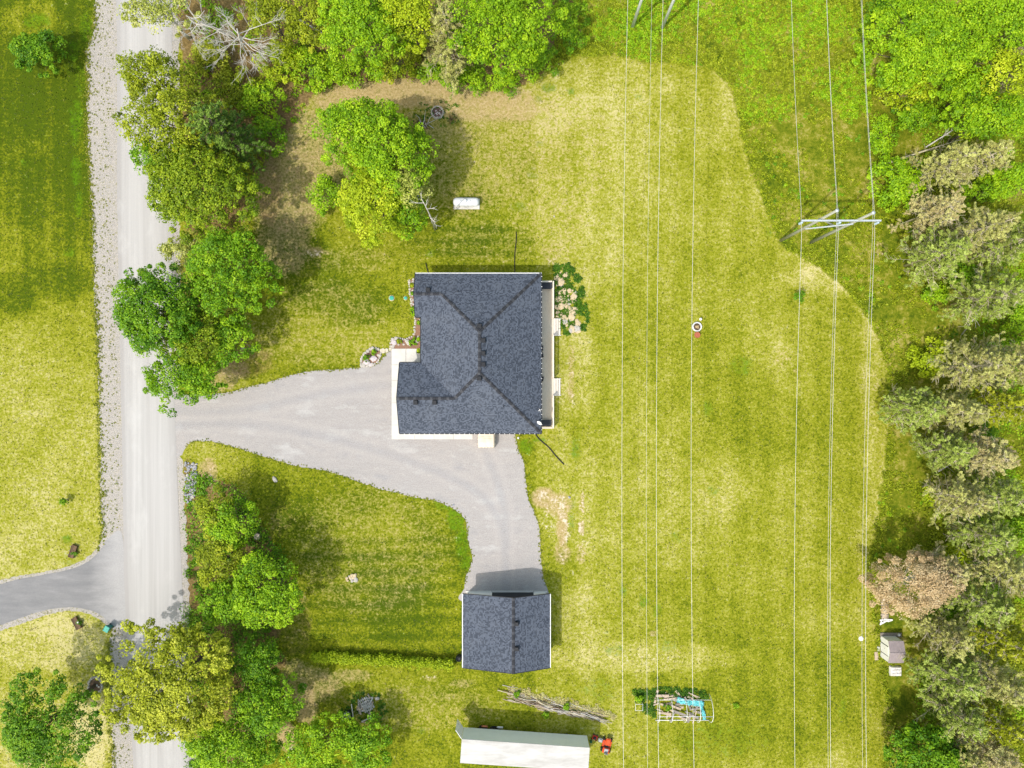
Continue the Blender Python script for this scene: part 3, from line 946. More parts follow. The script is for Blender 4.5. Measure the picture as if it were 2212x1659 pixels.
for a, sa, b_, sb in (((R_, RN), 'E', (R_, RS), 'E'), ((E_, N_), 'E', (R_, RN), 'E'), ((E_, S_), 'E', (R_, RS), 'E'), (J1, 'N', (R_, RN), 'N'), (J2, 'S', (R_, RS), 'S'),
                      ((XG, GN), 'N', J1, 'N'), ((XGG, GS), 'S', J2, 'S')):
    ridge_caps((*M2(*a), hz(a, sa)), (*M2(*b_), hz(b_, sb)), roof)
for px, py, z in ((925, 626, 4.30), (1036, 704, 6.45), (1044, 735, 6.45), (1044, 763, 6.45), (1044, 787, 6.45), (1035.5, 817, 6.45), (898, 869, 5.15), (939, 869, 5.15)):
    roof_vent(px, py, z, roof)
for px, py, z in ((989, 630, 4.3), (1088, 878, 5.0)):
    x, y = P(px, py, z)
    MB().tube([(x, y, z - .2), (x, y, z + .32)], .055, 10).build('vent_pipe', MAT['vent'], roof)
# gutters and fascia along the eaves
def eave_run(a, b_, z, name='gutter', mat='white_paint', off=.0):
    a = Vector((*M2(*a), z)); b_ = Vector((*M2(*b_), z))
    MB().beam(a, b_, .09, .13).build(name, MAT[mat], house)
for a, b_ in (((XG, N_ - 1), (E_ + 1, N_ - 1)), ((XGG, S_ + 1), (E_ + 1, S_ + 1)), ((E_ + 1, N_), (E_ + 1, S_)), ((W_ - 1, GNE), (W_ - 1, GSE)), ((XG, GNE + 1), (W_, GNE + 1)), ((XGG, GSE - 1), (W_, GSE - 1))):
    eave_run(a, b_, he - .06, mat='vent' if a[1] != N_ - 1 else 'white_paint')
for (x0, y0, y1, ym) in ((XG, N_, GNE, GN), (XGG, GSE, S_, GS)):
    zt = he + pit * abs(ym - y0) * K
    for ya in (y0, y1):
        MB().beam((*M2(x0 - .6, ya), he + .0), (*M2(x0 - .6, ym), zt + .0), .05, .17).build('fascia', MAT['vent'], house)
# gutter hangers that show as pale ticks along the south and east eaves
mb = MB()
for i in range(28):
    x, y = M2(XGG + 10 + i * 10.4, S_ + 1)
    mb.box((x, y, he + .02), (.05, .11, .03))
for i in range(31):
    x, y = M2(E_ + 1, N_ + 6 + i * 10.6)
    mb.box((x, y, he + .02), (.11, .05, .03))
mb.build('gutter_hangers', MAT['white_paint'], house)
# walls: plan inset from the eaves
ins = 8.0
wall_plan = [(XG + ins, N_ + ins), (E_ - ins, N_ + ins), (E_ - ins, S_ - ins), (XGG + ins, S_ - ins), (XGG + ins, GSE + ins), (W_ + ins, GSE + ins), (W_ + ins, GNE - ins), (XG + ins, GNE - ins)]
mb = MB()
mb.prism([M2(*p) for p in wall_plan], 0.0, he - .02)
for x0, y0, y1, ym in ((XG + ins, N_ + ins, GNE - ins, GN), (XGG + ins, GSE + ins, S_ - ins, GS)):
    a = (*M2(x0, y0), he - .02); b_ = (*M2(x0, y1), he - .02); c_ = (*M2(x0, ym), he + pit * abs(ym - y0) * K - .02)
    th = .2
    mb.add([a, b_, c_, (a[0] + th, a[1], a[2]), (b_[0] + th, b_[1], b_[2]), (c_[0] + th, c_[1], c_[2])], [(0, 1, 2), (5, 4, 3), (0, 3, 4, 1), (1, 4, 5, 2), (2, 5, 3, 0)])
mb.build('wall', MAT['siding'], house)


def wall_opening(name, c, w, h, normal, mat_frame, mat_pane, panels=0):
    """opening trimmed on a wall face; c centre, normal 'x+','x-','y+','y-'"""
    sx = normal[0] == 'x'
    sg = 1 if normal[1] == '+' else -1
    def bx(off, ww, hh, dz, t_):
        cc = (c[0] + (sg * off if sx else 0), c[1] + (0 if sx else sg * off), c[2] + dz)
        ss = (t_, ww, hh) if sx else (ww, t_, hh)
        return cc, ss
    fr = MB()
    for dz in (-h / 2, h / 2):
        fr.box(*bx(.03, w + .16, .08, dz, .07))
    for dw in (-w / 2, w / 2):
        cc, ss = bx(.03, .08, h - .09, 0, .066)
        cc = (cc[0] + (0 if sx else dw), cc[1] + (dw if sx else 0), cc[2])
        fr.box(cc, ss)
    o = fr.build(name, mat_frame, house)
    if panels:
        for k in range(panels):
            p = MB(); p.box(*bx(.018, w - .09, h / panels - .03, -h / 2 + h / panels * (k + .5), .035)); p.build('panel', mat_pane, o)
    else:
        p = MB(); p.box(*bx(.014, w - .09, h - .09, 0, .024)); p.build('pane', mat_pane, o)
    return o


xw = (XGG + ins) * K
for yy in (6, 54):
    wall_opening('garage_door', (xw, -yy * K, 1.15), 2.4, 2.2, 'x-', MAT['white_paint'], MAT['siding'], 4)
wall_opening('window', ((XG + ins) * K, 184 * K, 1.7), 1.6, 1.2, 'x-', MAT['white_paint'], MAT['glass'])
wall_opening('front_door', ((W_ + ins) * K, 62 * K, 1.15), 1.0, 2.2, 'x-', MAT['white_paint'], MAT['dark_metal'])
wall_opening('window', ((W_ + ins) * K, 108 * K, 1.7), 1.8, 1.2, 'x-', MAT['white_paint'], MAT['glass'])
for xx in (-140, -60, 10):
    wall_opening('window', (xx * K, -(N_ + ins) * K, 1.8), 1.3, 1.1, 'y+', MAT['white_paint'], MAT['glass'])
for yy in (-190, -60, 40):
    wall_opening('window', ((E_ - ins) * K, -yy * K, 1.9), 1.5, 1.2, 'x+', MAT['white_paint'], MAT['glass'])
wall_opening('patio_door', ((E_ - ins) * K, 120 * K, 1.62), 1.8, 2.1, 'x+', MAT['white_paint'], MAT['glass'])
# satellite dish and small aerial on the east eave
x, y = P(1166, 912, 3.6)
mb = MB()
mb.tube([(x - .1, y, 3.25), (x - .05, y, 3.75)], .022, 6)
mb.tube([(x - .05, y, 3.75), (x + .22, y - .1, 3.85)], .015, 5)
dish = mb.build('satellite_mount', MAT['white_paint'], house)
Md = Matrix.Translation((x - .02, y - .02, 3.8)) @ Matrix.Rotation(math.radians(50), 4, 'X') @ Matrix.Rotation(math.radians(-30), 4, 'Y')
MB(Md).lathe([(.0, .0), (.12, .012), (.24, .05), (.30, .085), (.30, .095), (.22, .055), (.10, .02), (0, .01)], n=18).build('satellite_dish', MAT['white_paint'], dish)
x, y = P(1166, 886, 3.6)
MB().tube([(x, y, 3.3), (x, y, 3.85)], .025, 6).tube([(x - .2, y - .08, 3.8), (x + .2, y + .08, 3.8)], .025, 5).tube([(x - .05, y + .15, 3.82), (x + .05, y - .15, 3.82)], .025, 5).build('aerial', MAT['white_paint'], house)

# ------------------------------------------------------------------ concrete apron round the garage wing
apb = P(858, 850)
apron = thing('concrete_apron', (*apb, 0), 'pale concrete apron wrapping the west and south sides of the house', 'paving')
slabs = [(846, 753, 877, 788), (877, 753, 910, 788), (846, 788, 872, 822), (846, 822, 872, 870), (846, 870, 872, 918), (846, 918, 896, 949)]
slabs += [(896 + i * 41.7, 918, 896 + (i + 1) * 41.7, 949) for i in range(3)]
for x0, y0, x1, y1 in slabs:
    ax, ay = P(x0 + .3, y1 - .3); bx_, by_ = P(x1 - .3, y0 + .3)
    MB().box(((ax + bx_) / 2, (ay + by_) / 2, .03), (bx_ - ax, by_ - ay, .09), bevel=.008).build('slab', MAT['concrete'], apron)

# ------------------------------------------------------------------ deck on the east side
db = P(1190, 765)
deck = thing('deck', (*db, 0), 'long timber deck with pale railing along the east side of the house', 'deck')
dz = .55
x0, x1 = 52.6 * K, 88.5 * K
yN, yS = 218.5 * K, -94.0 * K
npl = 14
pw = (x1 - x0) / npl
for i in range(npl):
    MB().box((x0 + pw * (i + .5), (yN + yS) / 2, dz - .02), (pw - .012, yN - yS, .04)).build('plank', MAT['wood_deck'], deck)
mb = MB()
mb.box((x1 + .02, (yN + yS) / 2, dz - .16), (.05, yN - yS, .24))
mb.box(((x0 + x1) / 2, yN + .03, dz - .16), (x1 - x0, .05, .24))
mb.box(((x0 + x1) / 2, yS - .03, dz - .16), (x1 - x0, .05, .24))
mb.build('rim_joist', MAT['wood_cream'], deck)
st = [(130 * K - .0, 1.95), (-6.5 * K, 1.95)]         # stair centres (metres y) and widths
sy = [(-(707 - 829.5) * K, 2.0), (-(836 - 829.5) * K, 2.0)]
runs = []
edges = sorted([yS] + [v for c_, w in sy for v in (c_ - w / 2, c_ + w / 2)] + [yN])
for i in range(0, len(edges), 2):
    runs.append((edges[i], edges[i + 1]))
for a, b_ in runs:
    mb = MB()
    mb.box((x1 - .04, (a + b_) / 2, dz + .92), (.14, b_ - a, .045))
    mb.box((x1 - .04, (a + b_) / 2, dz + .12), (.06, b_ - a, .04))
    n = max(2, int((b_ - a) / .13))
    for k in range(1, n):
        mb.box((x1 - .04, a + (b_ - a) * k / n, dz + .51), (.035, .035, .74))
    mb.build('railing', MAT['wood_cream'], deck)
for yy in (yN, yS):
    mb = MB()
    s_ = 1 if yy > 0 else -1
    mb.box(((x0 + x1 - .2) / 2, yy - s_ * .04, dz + .921), (x1 - x0 - .2, .14, .045))
    mb.box(((x0 + x1 - .2) / 2, yy - s_ * .04, dz + .121), (x1 - x0 - .2, .06, .04))
    n = 12
    for k in range(1, n):
        mb.box((x0 + (x1 - x0 - .2) * k / n, yy - s_ * .04, dz + .51), (.035, .035, .74))
    mb.build('railing', MAT['wood_cream'], deck)
for yy in [yN - .04, yS + .04] + [v for v in edges[1:-1]]:
    MB().box((x1 - .04, yy, dz + .46), (.10, .10, 1.02)).build('post', MAT['wood_cream'], deck)
for i in range(9):
    MB().box((x1 - .12, yS + .3 + i * (yN - yS - .6) / 8, .17), (.12, .12, .5)).build('footing_post', MAT['wood_cream'], deck)
for c_, w in sy:
    for k in range(3):
        MB().box((x1 + .16 + k * .28, c_, dz - .10 - k * .17), (.27, w, .05)).build('step', MAT['wood_cream'], deck)
    mb = MB()
    for e_ in (-1, 1):
        mb.beam((x1 + .05, c_ + e_ * (w / 2 - .03), dz - .2), (x1 + .92, c_ + e_ * (w / 2 - .03), .06), .05, .18)
    mb.build('stringer', MAT['white_paint'], deck)


def deck_bench(px, py, label):
    x, y = P(px, py, dz + .45)
    root = thing('storage_bench', (x, y, dz), label, 'bench', 'dark storage benches on the deck')
    MB().box((x, y, dz + .20), (1.10, .68, .40), bevel=.02).build('box', MAT['screen_dark'], root)
    MB().box((x, y, dz + .43), (1.18, .74, .06), bevel=.02).build('lid', MAT['screen_dark'], root)


deck_bench(1181, 617, 'dark grey storage bench at the north end of the deck')
deck_bench(1180, 914, 'dark grey storage bench at the south end of the deck by the satellite dish')


def patio_chair(px, py, rot, label):
    x, y = P(px, py, dz + .4)
    root = thing('patio_chair', (x, y, dz), label, 'chair', 'black patio chairs on the deck')
    M = Matrix.Translation((x, y, dz)) @ Matrix.Rotation(rot, 4, 'Z')
    MB(M).box((0, 0, .42), (.52, .52, .05), bevel=.015).build('seat', MAT['dark_metal'], root)
    MB(M).box((-.25, 0, .70), (.05, .52, .50), bevel=.02).build('backrest', MAT['dark_metal'], root)
    for sx in (-.22, .22):
        for sy_ in (-.22, .22):
            MB(M).tube([(sx, sy_, 0.0), (sx, sy_, .41)], .02, 6).build('leg', MAT['dark_metal'], root)
    for sy_ in (-.27, .27):
        MB(M).tube([(-.24, sy_, .66), (.18, sy_, .64), (.24, sy_, .60), (.24, sy_, .40)], .02, 6).build('armrest', MAT['dark_metal'], root)


patio_chair(1168.6, 752, 0.0, 'black patio chair under the east eave between the two deck stairs')
patio_chair(1168.6, 767, 0.2, 'black patio chair tucked under the east eave, just south of its twin')
patio_chair(1169.2, 818, -.2, 'black patio chair under the east eave opposite the southern deck stairs')

# ------------------------------------------------------------------ detached garage
ge = 3.2; gr_ = 4.8
GL, GR, GT, GB, GXR = -101.8, 78.7, 436.0, 589.0, 2.8
gb = M2((GL + GR) / 2, (GT + GB) / 2)
garage = thing('garage', (*gb, 0), 'detached garage with dark grey gable roof at the end of the gravel driveway', 'garage')
pl_, pr_ = (gr_ - ge) / ((GXR - GL) * K), (gr_ - ge) / ((GR - GXR) * K)
mb = MB()
for pl in ([(GL, GT, ge), (GXR, GT, gr_), (GXR, GB, gr_), (GL, GB, ge)], [(GXR, GT, gr_), (GR, GT, ge), (GR, GB, ge), (GXR, GB, gr_)]):
    top = [(*M2(x, y), z) for x, y, z in pl]
    a = sum(top[i - 1][0] * top[i][1] - top[i][0] * top[i - 1][1] for i in range(4))
    if a < 0: top = top[::-1]
    low = [(x, y, z - .15) for x, y, z in top]
    mb.add(top + low, [(0, 1, 2, 3), (7, 6, 5, 4)] + [(i, i + 4, (i + 1) % 4 + 4, (i + 1) % 4) for i in range(4)])
groof = mb.build('roof', MAT['roof_under'], garage)
mb, tints = MB(), []
shingles(mb, tints, [[M2(GL, GT), M2(GXR, GT), M2(GXR, GB), M2(GL, GB)]], M2(GL, 0), (1, 0), ge, pl_, seed=21)
shingles(mb, tints, [[M2(GXR, GT), M2(GR, GT), M2(GR, GB), M2(GXR, GB)]], M2(GR, 0), (-1, 0), ge, pr_, seed=22)
o = mb.build('shingles', MAT['shingle'], groof, tints); o['kind'] = 'stuff'
ridge_caps((*M2(GXR, GT), gr_), (*M2(GXR, GB), gr_), groof, lift=.07)
roof_vent(1115.5, 1347, 4.70, groof); roof_vent(1115.5, 1401, 4.70, groof)
for xx in (GL - 1, GR + 1):
    MB().beam((*M2(xx, GT), ge - .06), (*M2(xx, GB), ge - .06), .09, .13).build('gutter', MAT['white_paint'], garage)
for yy in (GT - .6, GB + .6):
    MB().beam((*M2(GL, yy), ge - .02), (*M2(GXR, yy), gr_ - .02), .05, .17).build('fascia', MAT['vent'], garage)
    MB().beam((*M2(GXR, yy), gr_ - .02), (*M2(GR, yy), ge - .02), .05, .17).build('fascia', MAT['vent'], garage)
gi = 6.0
wl, wr, wt, wb = GL + gi, GR - gi, 449.5, GB - gi
dl, dr = -43.0, 46.5                       # the wide door
mb = MB()
T_ = .16 / K
def wallbox(xa, ya, xb, yb, z0, z1):
    p = M2(xa, yb); q = M2(xb, ya)
    mb.box(((p[0] + q[0]) / 2, (p[1] + q[1]) / 2, (z0 + z1) / 2), (q[0] - p[0], q[1] - p[1], z1 - z0))
wallbox(wl, wt, dl, wt + T_, 0, ge - .04); wallbox(dr, wt, wr, wt + T_, 0, ge - .04); wallbox(dl, wt, dr, wt + T_, 2.35, ge - .04)
wallbox(wl, wt + T_, wl + T_, wb, 0, ge - .04); wallbox(wr - T_, wt + T_, wr, wb, 0, ge - .04); wallbox(wl + T_, wb - T_, wr - T_, wb, 0, ge - .04)
for yy in (wt, wb - T_):
    a = (*M2(wl, yy), ge - .04); b_ = (*M2(wr, yy), ge - .04); c_ = (*M2(GXR, yy), gr_ - .17)
    th = -T_ * K
    mb.add([a, b_, c_] + [(p[0], p[1] + th, p[2]) for p in (a, b_, c_)], [(2, 1, 0), (3, 4, 5), (1, 4, 3, 0), (2, 5, 4, 1), (0, 3, 5, 2)])
mb.build('wall', MAT['white_paint'], garage)
door = MB()
p = M2(dl, wt + .5 * T_); q = M2(dr, wt + .5 * T_)
dw = q[0] - p[0]
od = MB().box(((p[0] + q[0]) / 2, p[1], 2.30), (dw, .10, .10)).build('garage_door', MAT['dark_metal'], garage)
for k in range(4):
    MB().box(((p[0] + q[0]) / 2, p[1], .28 + k * .56), (dw - .02, .07, .545), bevel=.02).build('panel', MAT['dark_metal'], od)
p = M2(-100, 452); q = M2(74, 446.2)
MB().box(((M2(-100, 0)[0] + M2(dl - 1, 0)[0]) / 2, M2(0, 448.2)[1], .05), ((dl - 1 + 100) * K, .16, .10)).build('footing', MAT['concrete'], garage)
MB().box(((M2(dr + 1, 0)[0] + M2(76, 0)[0]) / 2, M2(0, 448.2)[1], .05), ((76 - dr - 1) * K, .16, .10)).build('footing', MAT['concrete'], garage)
MB().box(((dl + dr) / 2 * K, M2(0, 448.0)[1], .03), ((dr - dl) * K, .20, .06)).build('door_sill', MAT['concrete'], garage)

# ------------------------------------------------------------------ vegetation generators
def unit(v):
    return v / (np.linalg.norm(v, axis=-1, keepdims=True) + 1e-9)


def leaf_quads(C, N, size, aspect, rng, direction=None):
    """rhombic leaves: centres C, normals N, size (n,), optional long-axis direction"""
    n = len(C)
    if direction is None:
        r = rng.normal(size=(n, 3))
    else:
        r = direction + rng.normal(size=(n, 3)) * .25
    t = unit(r - (r * N).sum(1, keepdims=True) * N)
    b_ = np.cross(N, t)
    L = size[:, None] * t * .5
    W = (size * aspect)[:, None] * b_ * .5
    sag = (size * .10)[:, None] * N
    V = np.stack([C - L - sag, C + W * 1.0 - L * .1, C + L - sag, C - W * 1.0 - L * .1], 1).reshape(-1, 3)
    Q = np.arange(4 * n).reshape(n, 4)
    return V, Q


def crown_clusters(rng, rx, ry, rz, n, low=-.35):
    k = 9
    ld = unit(rng.normal(size=(k, 3)) * np.array([1, 1, .6]))
    la = rng.uniform(.08, .48, k)
    d = unit(rng.normal(size=(n * 2, 3)))
    d = d[d[:, 2] > low][:n // 2]
    q_ = np.sqrt(rng.random(n - len(d))) * .97
    a_ = rng.uniform(0, 2 * math.pi, n - len(d))
    d = np.concatenate([d, np.stack([q_ * np.cos(a_), q_ * np.sin(a_), np.sqrt(1 - q_ ** 2)], -1)])
    f = .72 + (la * np.clip(d @ ld.T, 0, 1) ** 4).sum(1)
    f = np.clip(f, .55, 1.10)
    rad = f * rng.uniform(.3, 1.0, len(d)) ** .40
    rad[n // 2:] = (f * rng.uniform(.62, 1.02, len(d)))[n // 2:]
    # small outlying sprays past the rim make the outline ragged
    e = unit(rng.normal(size=(n // 3, 3)) * np.array([1, 1, .45]))
    fe = np.clip(.72 + (la * np.clip(e @ ld.T, 0, 1) ** 4).sum(1), .55, 1.10) * rng.uniform(.90, 1.07, len(e))
    ep = e * np.array([rx, ry, rz]) * fe[:, None]
    return np.concatenate([d * np.array([rx, ry, rz]) * rad[:, None], ep]), np.concatenate([d, e]), len(e)


def broad_crown(rng, rx, ry, rz, dens=1.0, leaf=.215, puff=.80, per=92):
    area = 2.4 * math.pi * (rx * ry + rz * (rx + ry) * .5) / 1.6
    n = max(14, int(area * .80 * dens))
    c, d, ne = crown_clusters(rng, rx, ry, rz, n)
    n = len(c)
    rc = rng.uniform(.45, 1.3, n) * puff * min(1.0, .45 + .14 * (rx + ry))
    rc[-ne:] *= .55
    m = int(per)
    dd = unit(rng.normal(size=(n, m, 3)) + np.array([0, 0, .35]))
    q = rng.uniform(.35, 1.0, (n, m, 1)) ** .5
    pos = c[:, None, :] + dd * q * rc[:, None, None] * np.array([1.1, 1.1, .75])
    nor = unit(dd * .75 + np.array([0, 0, .75]) + rng.normal(size=(n, m, 3)) * .42)
    tint = np.clip(rng.normal(.48, .22, (n, 1)) + rng.normal(0, .20, (n, m)), 0, 1)
    size = rng.uniform(.45, 1.45, n * m) * leaf
    V, Q = leaf_quads(pos.reshape(-1, 3), nor.reshape(-1, 3), size, rng.uniform(.5, .8, n * m), rng)
    return V, Q, tint.ravel(), c


def limbs_mesh(mb, base, top, r0, targets, rng, lean=None):
    """tapered trunk and limbs that reach towards cluster centres"""
    base = np.array(base, float); top = np.array(top, float)
    npt = 6
    tr = []
    for i in range(npt):
        t = i / (npt - 1)
        p = base + (top - base) * t
        if 0 < i < npt - 1: p = p + np.append(rng.normal(0, .12, 2), 0)
        tr.append(p)
    rr = [r0 * (1.25 if i == 0 else 1 - .85 * i / (npt - 1)) for i in range(npt)]
    mb.tube(tr, rr, 7)
    for tg in targets:
        t = rng.uniform(.35, .92)
        # leave the trunk below the target
        s_ = base + (top - base) * t
        if s_[2] > tg[2] - .2: t = max(.25, t * .6); s_ = base + (top - base) * t
        mid = s_ * .5 + tg * .5 + np.append(rng.normal(0, .2, 2), rng.uniform(0, .35))
        r1 = r0 * (1 - .8 * t) * .5
        mb.tube([s_, mid, tg], [r1, r1 * .6, .015], 4, cap=False)


TREE_NO = [0]


def broad_tree(name, kind, px, py, rx, ry, h, label, cat='tree', dens=1.0, leaf=.215, group=None, trunk_at=None, zc=.64, rzf=.34, bark='bark', per=92, limbs=24, puff=.80):
    TREE_NO[0] += 1
    rng = np.random.default_rng(100 + TREE_NO[0])
    z_c = h * zc
    x, y = P(px, py, z_c)
    f = (1 - z_c / H) * K
    Rx, Ry, Rz = rx * f * 1.02, ry * f * 1.02, h * rzf
    bx_, by_ = (x, y) if trunk_at is None else P(*trunk_at)
    root = thing(name, (bx_, by_, 0), label, cat, group)
    V, Q, tint, c = broad_crown(rng, Rx, Ry, Rz, dens, leaf, puff, per)
    V = V + np.array([x, y, z_c])
    V[:, 2] = np.maximum(V[:, 2], .05)
    mb = MB()
    sel = c[rng.permutation(len(c))[:limbs]] * .92 + np.array([x, y, z_c])
    limbs_mesh(mb, (bx_, by_, -.05), (x, y, z_c + Rz * .7), max(.05, h * .020), sel, rng)
    mb.build('trunk' if h > 4 else 'stem', MAT[bark], root)
    np_mesh('crown' if h > 4 else 'foliage', V, Q, LEAF[kind], tint, root)
    return root


def pine_tree(name, kind, px, py, rx, ry, h, label, dens=1.0, bare=.25, bark='bark_tan', group=None, kind2=None, cat='tree'):
    """whorled branches, each with side twigs carrying needle tufts"""
    TREE_NO[0] += 1
    rng = np.random.default_rng(100 + TREE_NO[0])
    zc = h * .66
    x, y = P(px, py, zc)
    f = (1 - zc / H) * K
    Rx, Ry = rx * f * 1.03, ry * f * 1.03
    root = thing(name, (x, y, 0), label, cat, group)
    mb = MB()
    lean = rng.normal(0, .25, 2)
    mb.tube([(x, y, -.05), (x + lean[0] * .4, y + lean[1] * .4, h * .5), (x + lean[0], y + lean[1], h * .97)], [h * .015, h * .010, .02], 7)
    nb = int(60 * dens)
    TC, TD, TT = [], [], []
    for i in range(nb):
        t = (i + rng.random()) / nb                     # 0 low .. 1 top
        z = h * (.20 + .76 * t)
        reach = (1 - t) ** .55 * rng.uniform(.45, 1.2) + .08
        a = i * 2.4 + rng.normal(0, .3)
        dx, dy = math.cos(a) * Rx * reach, math.sin(a) * Ry * reach
        L = math.hypot(dx, dy)
        p0 = np.array([x + lean[0] * t, y + lean[1] * t, z])
        p2 = p0 + np.array([dx, dy, L * rng.uniform(-.05, .30)])
        p1 = (p0 + p2) / 2 + np.array([0, 0, L * rng.uniform(-.05, .06)])
        mb.tube([p0, p1, p2], [.035, .022, .008], 3, cap=False)
        br = rng.random() < bare * (1.2 if t < .5 else .6)
        bt = rng.normal(.48, .24)
        ntw = 5 + int(L * 2.8)
        dirv = np.array([dx, dy, 0]) / (L + 1e-6)
        for k in range(ntw):
            u = rng.uniform(.25, 1.0)
            q0 = p0 + (p2 - p0) * u + np.array([0, 0, .02])
            sd = rng.choice([-1, 1]) * rng.uniform(.5, 1.25)
            ca, sa = math.cos(sd), math.sin(sd)
            td = np.array([dirv[0] * ca - dirv[1] * sa, dirv[0] * sa + dirv[1] * ca, rng.uniform(-.05, .5)])
            tl = rng.uniform(.30, .85) * (.5 + .5 * min(1, L / 2))
            q1 = q0 + td * tl
            mb.tube([q0, q1], [.018, .008], 3, cap=False)
            if br and rng.random() < .75: continue
            nt_ = rng.integers(3, 5)
            for w in range(nt_):
                TC.append(q0 + (q1 - q0) * rng.uniform(.35, 1.05)); TD.append(td); TT.append(rng.normal(bt, .10))
    mb.build('trunk', MAT[bark], root)
    TC, TD, TT = np.array(TC), np.array(TD), np.array(TT)
    m = 10
    n = len(TC)
    dd = unit(TD[:, None, :] * .7 + rng.normal(size=(n, m, 3)) * .75 + np.array([0, 0, .25]))
    ln = rng.uniform(.15, .36, (n, m))
    pos = TC[:, None, :] + dd * ln[..., None] * .5
    nor = unit(np.cross(dd, rng.normal(size=(n, m, 3))) * .7 + np.array([0, 0, .9]))
    V, Q = leaf_quads(pos.reshape(-1, 3), nor.reshape(-1, 3), ln.ravel() * 1.15, rng.uniform(.26, .42, n * m), rng, dd.reshape(-1, 3))
    V = V.reshape(-1, 4, 3)[:, [0, 1, 3]]; V[:, 0] += (V[:, 0] - (V[:, 1] + V[:, 2]) / 2) * .9     # needle sprays: one tapering triangle each
    V = V.reshape(-1, 3); Q = np.arange(len(V)).reshape(-1, 3)[:, [0, 1, 2]]
    tint = np.clip(TT[:, None] + rng.normal(0, .15, (n, m)), 0, 1).ravel()
    V[:, 2] = np.maximum(V[:, 2], .05)
    np_mesh('crown', V, Q, LEAF[kind], tint, root)
    return root


def bare_tree(name, base, tip, h, spread, label, bark='bark_pale', n_main=7, seed=1, cat='dead tree', levels=3, r0=.16, down=0.0, bias=None):
    """dead tree: base and tip of the stem in plan units (tip at height h)"""
    rng = np.random.default_rng(seed)
    b0 = np.array([*P(*base), -.05]); t0 = np.array([*P(tip[0], tip[1], h), h])
    root = thing(name, (b0[0], b0[1], 0), label, cat)
    trunk = MB(); br = MB()
    trunk.tube([b0, (b0 + t0) / 2 + np.append(rng.normal(0, .2, 2), 0), t0], [r0, r0 * .75, r0 * .35], 7)

    def grow(p, d, L, r, lev):
        d = unit(d)
        e = p + d * L
        mid = (p + e) / 2 + rng.normal(0, L * .06, 3)
        br.tube([p, mid, e], [r, r * .7, r * .42], 4, cap=False)
        if lev == 0: return
        for k in range(rng.integers(3, 6)):
            u = rng.uniform(.3, 1)
            nd = unit(d + rng.normal(0, .55, 3) * np.array([1, 1, .55]))
            grow(p + (e - p) * u, nd, L * rng.uniform(.38, .68), max(.010, r * .5), lev - 1)
    for i in range(n_main):
        u = rng.uniform(.40, 1.0)
        p = b0 + (t0 - b0) * u
        a = i * 2.4 + rng.normal(0, .4)
        d = np.array([math.cos(a), math.sin(a), rng.uniform(-.1, .5) - down])
        if bias is not None: d = unit(d) + np.array([bias[0], bias[1], 0])
        grow(p, d, spread * rng.uniform(.5, .8), r0 * .40, levels - 1)
    trunk.build('trunk', MAT[bark], root)
    br.build('branches', MAT[bark], root)
    return root


# ------------------------------------------------------------------ trees west of the house, along the road
BT, PT = broad_tree, pine_tree
BT('lawn_tree', 'deep', 86, 112, 50, 42, 4.6, 'small round dark green tree alone on the lawn west of the road', zc=.55, rzf=.42, leaf=.22, puff=.55, dens=1.8)
BT('tree', 'pale', 352, 22, 74, 46, 10, 'thin yellow-green tree reaching over the top end of the road', dens=.55, bark='bark_pale', limbs=26)
bare_tree('dead_tree', (520, 92), (402, 34), 8.5, 3.6, 'pale grey dead tree leaning left over the road verge', seed=11, n_main=11, levels=4, r0=.12, bias=(-.35, -.1))
bare_tree('dead_tree', (535, 118), (512, 62), 9.0, 4.2, 'bare white dead tree with drooping limbs at the edge of the top woods', seed=5, n_main=13, levels=4, r0=.15, bias=(.28, -.38))
BT('shrub', 'gold', 452, 128, 38, 44, 3.2, 'yellow-olive shrub under the bare dead trees near the road', cat='shrub', zc=.5, rzf=.45)
BT('tree', 'olive', 340, 174, 84, 44, 10, 'green maple stretching over the road just above the feathery pine', dens=.85, trunk_at=(445, 240))
PT('pine_tree', 'spruce', 472, 285, 84, 76, 12, 'blue-green pine at the east side of the roadside tree row', dens=1.3, bare=.05, bark='bark')
BT('tree', 'olive', 375, 262, 98, 78, 12, 'yellowish feathery tree overhanging the road below the green maple', dens=.95, leaf=.22, per=70)
BT('tree', 'leafgreen', 422, 410, 130, 104, 11, 'wide olive-green tree overhanging the road beside the brown yard edge', dens=1.15)
BT('tree', 'green', 345, 345, 48, 40, 8, 'smaller green tree squeezed between the feathery tree and the wide olive tree', dens=.9)
BT('shrub', 'pale', 412, 548, 60, 42, 5, 'pale sparse flowering shrub between the roadside trees', cat='shrub', dens=.7, leaf=.2, bark='bark_pale')
BT('tree', 'green', 500, 588, 94, 94, 10, 'bright green tree at the right of the middle roadside group', dens=1.15)
BT('tree', 'deep', 350, 670, 98, 96, 11, 'dark green broad tree covering half the road in the middle', dens=1.2, leaf=.23)
BT('tree', 'leafgreen', 420, 722, 76, 62, 8.5, 'olive tree low in the middle roadside group', dens=1.0)
BT('tree', 'green', 500, 732, 48, 42, 7, 'small bright green tree at the yard end of the middle roadside group', dens=1.0)
BT('tree', 'green', 412, 822, 84, 66, 7.5, 'green maple hanging over the mouth of the gravel driveway', dens=.95)
